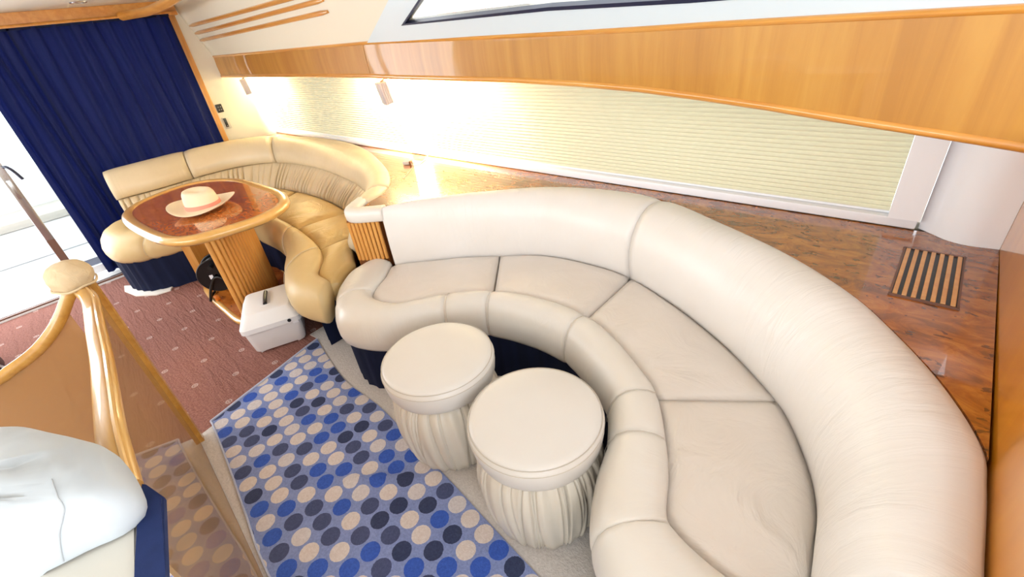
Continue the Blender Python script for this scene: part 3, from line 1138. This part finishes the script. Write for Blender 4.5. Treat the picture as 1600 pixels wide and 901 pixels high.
lt = push(LT3, 3.6, 9.9, 40)
nt = push(NT3, 0.15, 12.3, 60)
outl = lt + [(-2.12, 1.10)] + nt + [(0.2345, 1.885), (-4.88, 1.885), (-4.88, 1.72)]
ctr = thing('counter', 'glossy burl wood counter running behind both sofas under the blinds', 'counter', (-1.5, 1.8, 0))
finish('countertop', prism(outl, 0.68, 0.71), BURL_C, ctr, smooth=False)
finish('cabinet_body', prism(outl, 0.0, 0.68), W_GROOVE, ctr, smooth=False)

# teak vent grille set in the counter
gr = thing('vent_grille', 'square teak slatted vent grille let into the burl counter', 'grille', (0.083, 1.57, 0.71))
gx0, gx1, gy0, gy1 = 0.021, 0.161, 1.422, 1.732
finish('tray', newbox((gx0 + gx1) / 2, (gy0 + gy1) / 2, 0.711, gx1 - gx0, gy1 - gy0, 0.002), BLACK, gr, smooth=False)
fr = bmesh.new()
for (cx, cy, sx, sy) in (((gx0 + gx1) / 2, gy0, gx1 - gx0 + 0.008, 0.006), ((gx0 + gx1) / 2, gy1, gx1 - gx0 + 0.008, 0.006), (gx0, (gy0 + gy1) / 2, 0.005, gy1 - gy0), (gx1, (gy0 + gy1) / 2, 0.005, gy1 - gy0)):
    box(fr, cx, cy, 0.7125, sx, sy, 0.005)
finish('frame', fr, BROWNSTRIP, gr, smooth=False)
for k in range(7):
    x = gx0 + (gx1 - gx0) * (k + 0.5) / 7
    finish('slat', newbox(x, (gy0 + gy1) / 2, 0.714, 0.0105, gy1 - gy0 - 0.012, 0.005, bevel=0.0012), W_FLUTE, gr, smooth=False)

# small plug and its cord on the counter
pl = thing('charger_plug', 'small pale plug with a thin cord lying on the counter by the white post', 'plug', (-2.50, 1.69, 0.71))
rz = Matrix.Rotation(0.5, 4, 'Z')
finish('plug_body', newbox(-2.515, 1.69, 0.7235, 0.045, 0.026, 0.024, rot=rz, bevel=0.005), SEATCREAM, pl)
off = rz @ Vector((0.03, 0, 0))
finish('plug_end', newbox(-2.515 + off.x, 1.69 + off.y, 0.7225, 0.016, 0.022, 0.020, rot=rz, bevel=0.003), W_GROOVE, pl)
finish('cord', tube(resample([(-2.48, 1.708, 0.722), (-2.44, 1.74, 0.7135), (-2.47, 1.80, 0.7135), (-2.50, 1.85, 0.7135), (-2.51, 1.868, 0.75), (-2.52, 1.895, 0.78)], 20), 0.0018, 6), SEATCREAM, pl)
finish('cord', tube(resample([(-2.478, 1.70, 0.722), (-2.42, 1.66, 0.7135), (-2.34, 1.56, 0.7135), (-2.30, 1.50, 0.7135)], 16), 0.0014, 6), SEATCREAM, pl)

# ================================================================ dining table
TP = [(-3.55, 0.315), (-3.37, 0.278), (-3.07, 0.280), (-2.75, 0.314), (-2.605, 0.386), (-2.545, 0.50), (-2.505, 0.71), (-2.545, 0.855), (-2.65, 0.955),
      (-2.85, 1.010), (-3.14, 1.015), (-3.47, 0.997), (-3.70, 0.895), (-3.80, 0.744), (-3.785, 0.585), (-3.69, 0.41)]
oc = resample([(*p, 0) for p in TP], 120, closed=True)
tb = thing('dining_table', 'pedestal dining table with a glossy burl top and pale wood rim', 'table', (-3.2, 0.64, 0))


def inset(pts, d):
    out = []
    n = len(pts)
    for i in range(n):
        t = (pts[(i + 1) % n] - pts[i - 1]).normalized()
        nn = Vector((t.y, -t.x, 0))
        if nn.dot(Vector((-3.2, 0.64, 0)) - pts[i]) < 0:
            nn = -nn
        out.append(pts[i] + nn * d)
    return out


RIM = [(0.062, 0.712), (0.058, 0.722), (0.045, 0.7275), (0.022, 0.7265), (0.006, 0.718), (0.0, 0.704), (0.006, 0.690), (0.022, 0.679), (0.05, 0.674), (0.075, 0.674)]
rings = []
lay = [inset(oc, d) for d, _ in RIM]
for i in range(120):
    rings.append([z3(lay[k][i], RIM[k][1]) for k in range(len(RIM))])
finish('rim', loft(rings, closed_ring=True, closed_path=True, caps=False), W_RIM, tb, sharp=0)
finish('burl_top', prism([tuple(p)[:2] for p in inset(oc, 0.061)], 0.675, 0.7195), BURL_T, tb, smooth=False)
pa, pb = Vector((-2.945, 0.552, 0)), Vector((-3.235, 0.872, 0))
dp = (pb - pa).normalized()
npd = Vector((-dp.y, dp.x, 0))
if npd.x < 0:
    npd = -npd
pm, ph = (pa + pb) / 2, (pb - pa).length / 2


def ped_pt(k, n, f=1.0):
    an = PI * k / n
    return pm - dp * (math.cos(an) * ph * f) + npd * (math.sin(an) ** 0.8 * 0.075 * f - 0.035)


ped = finish('pedestal', prism([tuple(ped_pt(k, 24, 0.965))[:2] for k in range(25)], 0.035, 0.674), W_GROOVE, tb, smooth=False)
NFL = 18
arc = resample([ped_pt(k, 24) for k in range(25)], NFL * 2 + 1)
for k in range(NFL):
    p = arc[2 * k + 1]
    finish('flute', tube([z3(p, 0.035), z3(p, 0.674)], 0.0137, 12), W_FLUTE, ped)
qa, qb = pa - Vector((0.66, 0.0, 0)), pb - Vector((0.62, 0.06, 0))
bm = prism([tuple(q)[:2] for q in (qa, qb, qb - npd * 0.06, qa - npd * 0.06)], 0.035, 0.674, bevel=0.0)
finish('pedestal', bm, W_UP, tb, smooth=False)
BP = [(-3.80, 0.62), (-3.74, 0.53), (-3.55, 0.492), (-3.2, 0.480), (-2.96, 0.486), (-2.86, 0.55), (-2.90, 0.70), (-3.05, 0.87), (-3.25, 0.98), (-3.55, 1.0), (-3.76, 0.88)]
bc = resample([(*p, 0) for p in BP], 80, closed=True)
BR = [(0.035, 0.030), (0.028, 0.034), (0.010, 0.032), (0.0, 0.020), (0.0, 0.001), (0.04, 0.001)]
lay = [inset(bc, d) for d, _ in BR]
finish('base_rim', loft([[z3(lay[k][i], BR[k][1]) for k in range(len(BR))] for i in range(80)], closed_ring=True, closed_path=True, caps=False), W_RIM, tb, sharp=0)
finish('base_plate', prism([tuple(p)[:2] for p in inset(bc, 0.034)], 0.002, 0.032), BURL_T, tb, smooth=False)

# ---- hat on the table
HX, HY, HZ = -3.035, 0.625, 0.7275
hat = thing('sun_hat', 'pale straw sun hat with a pink band lying on the dining table', 'hat', (HX, HY, HZ))


def brim_fn(a, r, z, j):
    lift = 0.016 * math.cos(2 * (a - 0.9)) * max(0, (r - 0.09) / 0.09) ** 1.5
    return r * (1 + 0.04 * math.cos(2 * (a - 0.2))), z + lift + 0.017 * max(0, (r - 0.09) / 0.09)


finish('brim', lathe([(0.083, HZ + 0.006), (0.11, HZ + 0.002), (0.15, HZ + 0.004), (0.178, HZ + 0.010), (0.180, HZ + 0.013), (0.176, HZ + 0.0145), (0.15, HZ + 0.008), (0.11, HZ + 0.006), (0.083, HZ + 0.012)], HX, HY, 64, brim_fn), STRAW, hat)


def crown_fn(a, r, z, j):
    k = max(0.0, (z - HZ) / 0.105)
    pinch = 1 - 0.10 * k * (math.cos(a - 2.2) ** 2)
    dent = 0.018 * k * k * max(0, 1 - r / 0.07) + 0.010 * k * math.cos(a - 0.6) * (r / 0.08)
    return r * pinch * (1 + 0.10 * math.cos(2 * (a - 1.8)) * 0.5), z - dent


finish('crown', lathe([(0.088, HZ + 0.010), (0.087, HZ + 0.03), (0.084, HZ + 0.06), (0.080, HZ + 0.085), (0.072, HZ + 0.100), (0.060, HZ + 0.107), (0.04, HZ + 0.108), (0.02, HZ + 0.106), (0.0, HZ + 0.105)], HX, HY, 56, crown_fn), STRAW, hat)
finish('band', lathe([(0.0895, HZ + 0.010), (0.0905, HZ + 0.014), (0.0895, HZ + 0.034), (0.0875, HZ + 0.034)], HX, HY, 56, crown_fn), PINK, hat)

# ---- cable reel under the table
CX, CY = -3.40, 0.60
reel = thing('cable_reel', 'black cable reel on a tube stand under the dining table', 'reel', (CX, CY, 0.033))
ax = Vector((0.86, -0.5, 0)).normalized()
sd = Vector((-ax.y, ax.x, 0))
cz = 0.205


def disc(c, r, th, mat, name, parent, n=36, hole=0.0):
    rings = []
    for k in range(n):
        a = 2 * PI * k / n
        e = sd * math.cos(a) + Vector((0, 0, 1)) * math.sin(a)
        rings.append([c + e * q[0] + ax * q[1] for q in ((hole, -th), (r * 0.96, -th), (r, -th * 0.4), (r, th * 0.4), (r * 0.96, th), (r * 0.75, th * 0.6), (hole, th))])
    return finish(name, loft(rings, closed_ring=hole > 0, closed_path=True, caps=False), mat, parent, sharp=30)


C0 = Vector((CX, CY, cz))
disc(C0 + ax * 0.055, 0.118, 0.008, BLACK, 'flange', reel, hole=0.012)
disc(C0 - ax * 0.055, 0.118, 0.008, BLACK, 'flange', reel, hole=0.012)
disc(C0, 0.045, 0.054, BLACK, 'drum', reel, hole=0.008)
for k in range(6):
    for r_ in (0.075, 0.092):
        cc = C0 + ax * (-0.04 + 0.016 * k)
        pts = [cc + (sd * math.cos(2 * PI * i / 28) + Vector((0, 0, 1)) * math.sin(2 * PI * i / 28)) * (r_ + 0.002 * (k % 2)) for i in range(28)]
        finish('cable', tube(pts, 0.008, 6, up=tuple(ax), closed=True), BLACK, reel)
for s_ in (-1, 1):
    q = C0 + ax * 0.078 * s_
    pts = resample([q + sd * -0.10 + Vector((0, 0, -0.158)), q + sd * -0.06 + Vector((0, 0, -0.07)), q + Vector((0, 0, 0.0)), q + sd * 0.06 + Vector((0, 0, -0.07)), q + sd * 0.10 + Vector((0, 0, -0.158))], 20)
    finish('stand', tube(pts, 0.009, 8), BLACK, reel)
foot = [C0 + sd * -0.10 + ax * 0.078 + Vector((0, 0, -0.160)), C0 + sd * -0.11 + Vector((0, 0, -0.160)), C0 + sd * -0.10 - ax * 0.078 + Vector((0, 0, -0.160))]
finish('stand', tube(resample(foot, 12), 0.009, 8), BLACK, reel)
foot = [C0 + sd * 0.10 + ax * 0.078 + Vector((0, 0, -0.160)), C0 + sd * 0.11 + Vector((0, 0, -0.160)), C0 + sd * 0.10 - ax * 0.078 + Vector((0, 0, -0.160))]
finish('stand', tube(resample(foot, 12), 0.009, 8), BLACK, reel)
finish('crank_knob', tube([C0 + ax * 0.06 + Vector((0, 0, 0.075)), C0 + ax * 0.11 + Vector((0, 0, 0.08))], 0.013, 10), BLACK, reel)
finish('rating_label', newbox(*(C0 + ax * 0.0645 - sd * 0.03 + Vector((0, 0, 0.0))), 0.002, 0.022, 0.030, rot=Matrix.Rotation(math.atan2(ax.y, ax.x), 4, 'Z')), WHITE, reel, smooth=False)
og = finish('cable_plug', newbox(CX + 0.02, CY - 0.085, 0.048, 0.05, 0.03, 0.028, bevel=0.006), ORANGE)
tag(og, 'orange cable plug lying on the table base beside the reel', 'plug')

# ---------------------------------------------------------------- cool box
U_ = Vector((0.414, 0.91, 0)).normalized()
D_ = Vector((-0.91, 0.414, 0)).normalized()
F0 = Vector((-2.53, 0.412, 0))
cb_ = thing('cool_box', 'white cool box with a black lid handle on the burgundy carpet', 'cooler', tuple(F0 + U_ * 0.14 + D_ * 0.18))


def rrect(c, u, d, hu, hd, r, z, n=5):
    out = []
    for (su, sd_, a0) in ((1, 1, 0), (-1, 1, 90), (-1, -1, 180), (1, -1, 270)):
        for k in range(n + 1):
            a = math.radians(a0 + 90 * k / n)
            out.append(z3(c + u * (su * (hu - r) + r * math.cos(a)) + d * (sd_ * (hd - r) + r * math.sin(a)), z))
    return out


cc = F0 + U_ * 0.146 + D_ * 0.172
finish('body', loft([rrect(cc, U_, D_, 0.134, 0.162, 0.03, 0.012), rrect(cc, U_, D_, 0.136, 0.164, 0.03, 0.016), rrect(cc, U_, D_, 0.150, 0.178, 0.03, 0.145)], closed_ring=True), COOLER_M, cb_, sharp=35)
finish('lid', loft([rrect(cc, U_, D_, 0.150, 0.178, 0.03, 0.147), rrect(cc, U_, D_, 0.160, 0.188, 0.032, 0.150), rrect(cc, U_, D_, 0.160, 0.188, 0.032, 0.178), rrect(cc, U_, D_, 0.155, 0.183, 0.03, 0.184),
                    rrect(cc, U_, D_, 0.122, 0.140, 0.03, 0.236), rrect(cc, U_, D_, 0.114, 0.132, 0.03, 0.240)], closed_ring=True), COOLER_M, cb_, sharp=35)
hc = cc + D_ * 0.01 - U_ * 0.005
finish('handle_recess', loft([rrect(hc, U_, D_, 0.026, 0.085, 0.012, 0.2395), rrect(hc, U_, D_, 0.026, 0.085, 0.012, 0.2415)], closed_ring=True), COOLER_M, cb_, sharp=35)
finish('lid_handle', tube([z3(hc + D_ * (-0.075 + 0.15 * i / 10), 0.246 + 0.006 * math.sin(PI * i / 10)) for i in range(11)], 0.011, 8), BLACK, cb_)
bp = cc - D_ * 0.186 + U_ * 0.095
finish('latch_button', tube([z3(bp, 0.166), z3(bp - D_ * 0.005, 0.166)], 0.010, 14), BLACK, cb_)
finish('latch', newbox(*(cc - D_ * 0.179 + U_ * 0.122), 0.152, 0.012, 0.035, 0.05, rot=Matrix.Rotation(math.atan2(D_.y, D_.x), 4, 'Z'), bevel=0.004) if False else newbox((cc - D_ * 0.180 + U_ * 0.122).x, (cc - D_ * 0.180 + U_ * 0.122).y, 0.158, 0.014, 0.034, 0.045, rot=Matrix.Rotation(math.atan2(D_.y, D_.x), 4, 'Z'), bevel=0.004), WHITE, cb_)
for su in (-1, 1):
    for s2 in (-1, 1):
        p = cc + U_ * 0.10 * su + D_ * 0.13 * s2
        finish('foot', newbox(p.x, p.y, 0.0065, 0.04, 0.04, 0.013, bevel=0.003), COOLER_M, cb_)


# ================================================================ round stools
def stool(cx, cy, seed, label):
    root = thing('round_stool', label, 'stool', (cx, cy, 0.006), 'round leather stools')
    rnd = random.Random(seed)
    phs = sorted(rnd.uniform(0, 2 * PI) for _ in range(56))
    dep = [rnd.uniform(0.5, 1.0) for _ in phs]
    slant = [rnd.uniform(-0.10, 0.10) for _ in phs]

    def ru(a, r, z, j):
        s = (z - 0.01) / 0.33
        g = 0
        for p, d, sl in zip(phs, dep, slant):
            q = (a - p - sl * (s - 0.5) * 1.2 + PI) % (2 * PI) - PI
            if abs(q) < 0.09:
                g = max(g, d * math.exp(-(q / 0.017) ** 2))
        return r - 0.013 * g + 0.003 * math.sin(23 * a + 3 * s), z

    prof = [(0.0, 0.009), (0.168, 0.009), (0.184, 0.02), (0.196, 0.06), (0.205, 0.11), (0.210, 0.16), (0.211, 0.21), (0.207, 0.26), (0.197, 0.30), (0.180, 0.33), (0.15, 0.34)]
    finish('ruched_base', lathe(prof, cx, cy, 720, ru), LE_RUCHE, root, sharp=0)
    top = [(0.0, 0.334), (0.165, 0.333), (0.188, 0.336), (0.200, 0.347), (0.2065, 0.365), (0.2105, 0.395), (0.211, 0.418), (0.2085, 0.431), (0.2065, 0.4325), (0.2045, 0.4385), (0.197, 0.4455),
           (0.185, 0.4495), (0.15, 0.4525), (0.1, 0.454), (0.05, 0.4545), (0.0, 0.4545)]
    pad = finish('top_pad', lathe(top, cx, cy, 72), LE_STOOL, root, sharp=0)
    for (r, z) in ((0.2107, 0.4205), (0.2055, 0.4395)):
        finish('stitching', tube([(cx + r * math.cos(2 * PI * k / 72), cy + r * math.sin(2 * PI * k / 72), z) for k in range(72)], 0.0016, 5, closed=True), STITCH, pad)
    return root


stool(-0.688, 0.702, 11, 'round ivory leather stool nearest the viewer, in front of its twin')
stool(-1.160, 0.712, 29, 'round ivory leather stool farther aft, behind its nearer twin')


# ================================================================ rugs
def rug(outline_l, outline_r, label, nx=60, ny=24, z=0.008, ridge=None):
    A, B = resample([(*p, 0) for p in outline_l], nx), resample([(*p, 0) for p in outline_r], nx)
    root = thing('spotted_rug', label, 'rug', (A[nx // 2].x, A[nx // 2].y, 0.006))
    top = []
    for i in range(nx):
        row = []
        for k in range(ny + 1):
            p = A[i].lerp(B[i], k / ny)
            h = 0.004 + 0.0035 * noise.noise(Vector((p.x * 5, p.y * 5, 3)))
            if ridge:
                (x0, y0), (x1, y1), hh = ridge
                d = Vector((x1 - x0, y1 - y0))
                q = Vector((p.x - x0, p.y - y0))
                u = max(0, min(1, q.dot(d) / d.length_squared))
                dd = (q - d * u).length
                h += hh * math.exp(-(dd / 0.015) ** 2) * math.sin(PI * min(1, max(0.0, u * 0.9 + 0.08)))
            row.append(z3(p, z + max(0, h)))
        top.append(row)
    rings = [[z3(r[0], z - 0.001)] + r + [z3(r[-1], z - 0.001)] for r in top]
    finish('pile', loft(rings, closed_ring=True), RUG, root, sharp=60)
    edge = [p for p in top[0]]
    finish('hem', tube([p + Vector((0, 0, 0.001)) for p in edge], 0.006, 6), RUG_HEM, root)
    finish('hem', tube([r[0] + Vector((0, 0, 0.001)) for r in top], 0.004, 6), RUG_HEM, root)


rug([(-2.19, 0.066), (-2.136, 0.062), (-1.85, 0.024), (-1.545, -0.022), (-1.30, -0.058), (-0.75, -0.10)],
    [(-2.345, 0.70), (-2.15, 0.655), (-1.86, 0.605), (-1.56, 0.605), (-1.08, 0.55), (-0.20, 0.44)],
    'blue rug with rows of white, slate and blue dots before the stools', ridge=((-1.42, 0.24), (-1.06, 0.53), 0.022))
rug([(-2.31, -0.27), (-1.8, -0.32), (-1.2, -0.36), (-0.7, -0.38)],  # added strip along the mirrored rug edge, standing for its reflection in the panel
    [(-2.165, -0.035), (-1.9, -0.055), (-1.6, -0.082), (-1.3, -0.108), (-0.72, -0.15)],
    'dotted rug strip behind the brown smoked panel, shaped as the mirror image of the rug', nx=40, ny=12)
# white cloth peeking out below the dining sofa arm
bm = prism([(-4.42, 0.155), (-4.30, 0.135), (-4.12, 0.17), (-3.98, 0.27), (-3.95, 0.36), (-4.02, 0.40), (-4.2, 0.30)], 0.001, 0.010, bevel=0.003)
tag(finish('folded_cloth', bm, BLANKET), 'white cloth sticking out under the navy skirt of the dining sofa', 'cloth')

# ================================================================ stair screen: newel, rails and smoked panels
nw = thing('stair_screen', 'wooden balustrade with curved rails and brown smoked panels round a wrapped newel post', 'balustrade', (-2.113, -0.012, 0))
post = prism([(-2.135, -0.030), (-2.098, -0.036), (-2.092, 0.006), (-2.129, 0.012)], 0.001, 0.87, bevel=0.0)
finish('newel_post', post, W_RAIL, nw, smooth=False)
# wrapped cap: a lumpy bundle
bm = bmesh.new()
bmesh.ops.create_icosphere(bm, subdivisions=4, radius=1.0)
for v in bm.verts:
    q = v.co.copy()
    nn = noise.noise(q * 1.7 + Vector((4, 1, 2))) * 0.10 + noise.noise(q * 4.0) * 0.04
    q *= 1 + nn
    if q.z < -0.45:
        q.z = -0.45 + (q.z + 0.45) * 0.4
        q.x *= 1.04
        q.y *= 1.04
    v.co = Vector((-2.10, -0.040, 0.888)) + Vector((q.x * 0.078, q.y * 0.066, q.z * 0.060))
cap = finish('cloth_wrap', bm, CAPCLOTH, nw, sharp=0)
lbl(cap, 'beige cloth wrapped over the newel top')
bm = tube([Vector((-2.10, -0.040, 0.862)) + Vector((0.076 * math.cos(2 * PI * k / 32), 0.064 * math.sin(2 * PI * k / 32), 0.003 * math.sin(k))) for k in range(32)], 0.004, 6, closed=True)
finish('tie', bm, CAPCLOTH, cap)


def panel_y(x):
    return -0.012 - 0.0795 * (x + 2.113)


railA = resample([(-2.08, -0.035, 0.835), (-1.90, panel_y(-1.9) + 0.0, 0.853), (-1.60, panel_y(-1.6), 0.872), (-1.38, panel_y(-1.38), 0.885), (-1.13, panel_y(-1.13), 0.912), (-0.95, panel_y(-0.95), 0.930), (-0.80, panel_y(-0.80), 0.926)], 40)
finish('handrail', tube(railA, 0.024, 14, ry=0.019), W_RAIL, nw)
finish('handrail_strip', tube([p + Vector((0, 0.012, 0.0155)) for p in railA], 0.0045, 6), W_RIM, nw)
railB = resample([(-2.11, -0.055, 0.845), (-2.113, -0.085, 0.812), (-2.113, -0.120, 0.772), (-2.113, -0.17, 0.727), (-2.113, -0.235, 0.687), (-2.113, -0.31, 0.662), (-2.113, -0.40, 0.645), (-2.113, -0.9, 0.62)], 40)
finish('handrail', tube(railB, 0.017, 14, ry=0.020), W_RAIL, nw)
# smoked panels follow their rails
rings = []
for p in resample([(-2.092, panel_y(-2.092), 0.83), (-1.6, panel_y(-1.6), 0.866), (-1.13, panel_y(-1.13), 0.90), (-0.70, panel_y(-0.70), 0.872)], 20):
    top = p.z - 0.012 if p.x < -0.98 else 0.865
    rings.append([(p.x, p.y - 0.003, 0.013), (p.x, p.y - 0.003, top), (p.x, p.y + 0.003, top), (p.x, p.y + 0.003, 0.013)])
o = finish('smoked_panel', loft(rings, closed_ring=True), ACRYLIC, nw, smooth=False)
lbl(o, 'brown smoked see-through panel beside the rug')
rings = []
for p in railB[3:]:
    rings.append([(p.x - 0.003, p.y, 0.006), (p.x - 0.003, p.y, p.z - 0.012), (p.x + 0.003, p.y, p.z - 0.012), (p.x + 0.003, p.y, 0.006)])
finish('smoked_panel', loft(rings, closed_ring=True), ACRYLIC, nw, smooth=False)
finish('base_bead', tube([(x, panel_y(x), 0.0095) for x in (-2.09, -1.5, -0.7)], 0.0034, 8), W_GROOVE, nw)

# ================================================================ helm seat in the foreground
hs = thing('helm_seat', 'helm seat under a white cover with a navy side edge, close to the viewer', 'seat', (-0.6, -0.5, 0))
deck = [(-0.93, -0.150), (-0.79, -0.118), (-0.737, -0.107), (-0.61, -0.139), (-0.35, -0.20), (-0.30, -0.60), (-0.92, -0.62)]
finish('seat_body', prism([(-0.90, -0.20), (-0.72, -0.20), (-0.40, -0.27), (-0.36, -0.58), (-0.88, -0.60)], 0.006, 0.905), SEATCREAM, hs, smooth=False)
finish('seat_top', prism(deck, 0.905, 0.938, bevel=0.006), SEATCREAM, hs, smooth=False)
finish('side_edge', prism([(-0.775, -0.093), (-0.768, -0.089), (-0.717, -0.077), (-0.575, -0.110), (-0.35, -0.163), (-0.35, -0.198), (-0.61, -0.137), (-0.737, -0.105)], 0.932, 0.943, bevel=0.003), NAVY_BOARD, hs, smooth=False)
# draped cover: domed pad over a free outline, sagging between seams
CO = resample([(-1.075, -0.255, 0), (-1.00, -0.185, 0), (-0.90, -0.132, 0), (-0.80, -0.100, 0), (-0.735, -0.091, 0), (-0.695, -0.100, 0), (-0.688, -0.128, 0),
               (-0.702, -0.165, 0), (-0.718, -0.216, 0), (-0.755, -0.265, 0), (-0.82, -0.40, 0), (-0.90, -0.60, 0), (-1.10, -0.66, 0), (-1.14, -0.40, 0)], 110, closed=True)
cen = Vector((-0.92, -0.33, 0))
LAY = [(0.985, 0.943), (1.0, 0.948), (1.012, 0.962), (1.012, 0.980), (0.99, 1.000), (0.94, 1.018), (0.86, 1.031), (0.74, 1.040), (0.58, 1.046), (0.40, 1.050), (0.20, 1.052), (0.04, 1.053)]
rings = []
for i, p in enumerate(CO):
    ring = []
    for f, z in LAY:
        q = cen + (p - cen) * f
        side = max(0.0, 1 - abs(f - 1.0) / 0.12)
        wv = noise.noise(Vector((q.x * 9, q.y * 9, z * 5))) * 0.007 + 0.005 * math.sin(i * 0.55) * side * noise.noise(Vector((i * 0.11, 2, 0)))
        q = q + (p - cen).normalized() * wv
        # seam valley running down the near face
        dv = abs(q.y + 0.232 + (q.x + 0.72) * 0.35)
        q.z = z + wv * 0.5 - 0.010 * math.exp(-(dv / 0.012) ** 2) * (1 if q.x > -0.84 else 0)
        ring.append(q)
    rings.append(ring)
bm = loft(rings, closed_path=True, caps=False)
cov = finish('seat_cover', bm, COVER, hs, sharp=0)
lbl(cov, 'white cover drawn over the seat back')

sm = [(-0.753, -0.152, 1.0545), (-0.716, -0.157, 1.050), (-0.690, -0.165, 1.036), (-0.690, -0.180, 1.000), (-0.694, -0.190, 0.970), (-0.703, -0.196, 0.948)]
SEAM = NT('cover_seam', (172, 176, 180), 0.8).m
fa = []
deps = bpy.context.evaluated_depsgraph_get()
for p in resample(sm, 40):
    ok, loc, nn, _ = cov.closest_point_on_mesh(cov.matrix_world.inverted() @ p)
    fa.append(cov.matrix_world @ (loc + nn * 0.0005))
for _ in range(6):
    fa = [fa[0]] + [(fa[i - 1] + fa[i] * 2 + fa[i + 1]) / 4 for i in range(1, len(fa) - 1)] + [fa[-1]]
finish('seam', tube(fa, 0.0011, 6), SEAM, cov)

# ---- dark bag at the left edge of the floor
bag = thing('black_bag', 'small black bag with a grey strap on the carpet near the open door', 'bag', (-3.80, -0.60, 0))
bm = bmesh.new()
bmesh.ops.create_uvsphere(bm, u_segments=32, v_segments=18, radius=1.0)
for v in bm.verts:
    q = v.co
    sg = lambda t, e: (abs(t) ** e) * (1 if t >= 0 else -1)
    v.co = Vector((-3.80, -0.655, 0.072)) + Vector((sg(q.x, 0.6) * 0.13, sg(q.y, 0.6) * 0.09, sg(q.z, 0.6) * 0.07)) * (1 + 0.06 * noise.noise(q * 2.5))
finish('pouch', bm, BLACK, bag, sharp=0)
finish('strap', tube(resample([(-3.72, -0.60, 0.12), (-3.70, -0.555, 0.05), (-3.66, -0.53, 0.012), (-3.76, -0.51, 0.012)], 14), 0.010, 8, ry=0.004), GREY, bag)

# ---- ceiling downlight above the curtain
dl = thing('downlight', 'small round recessed downlight in the ceiling above the curtain', 'light', (-4.45, 0.79, 1.85))
finish('bezel', lathe([(0.030, 1.849), (0.034, 1.844), (0.046, 1.844), (0.050, 1.8495)], -4.45, 0.79, 32), CHROME, dl)
finish('lens', lathe([(0.0, 1.847), (0.030, 1.847), (0.031, 1.8495)], -4.45, 0.79, 32), WHITE, dl)
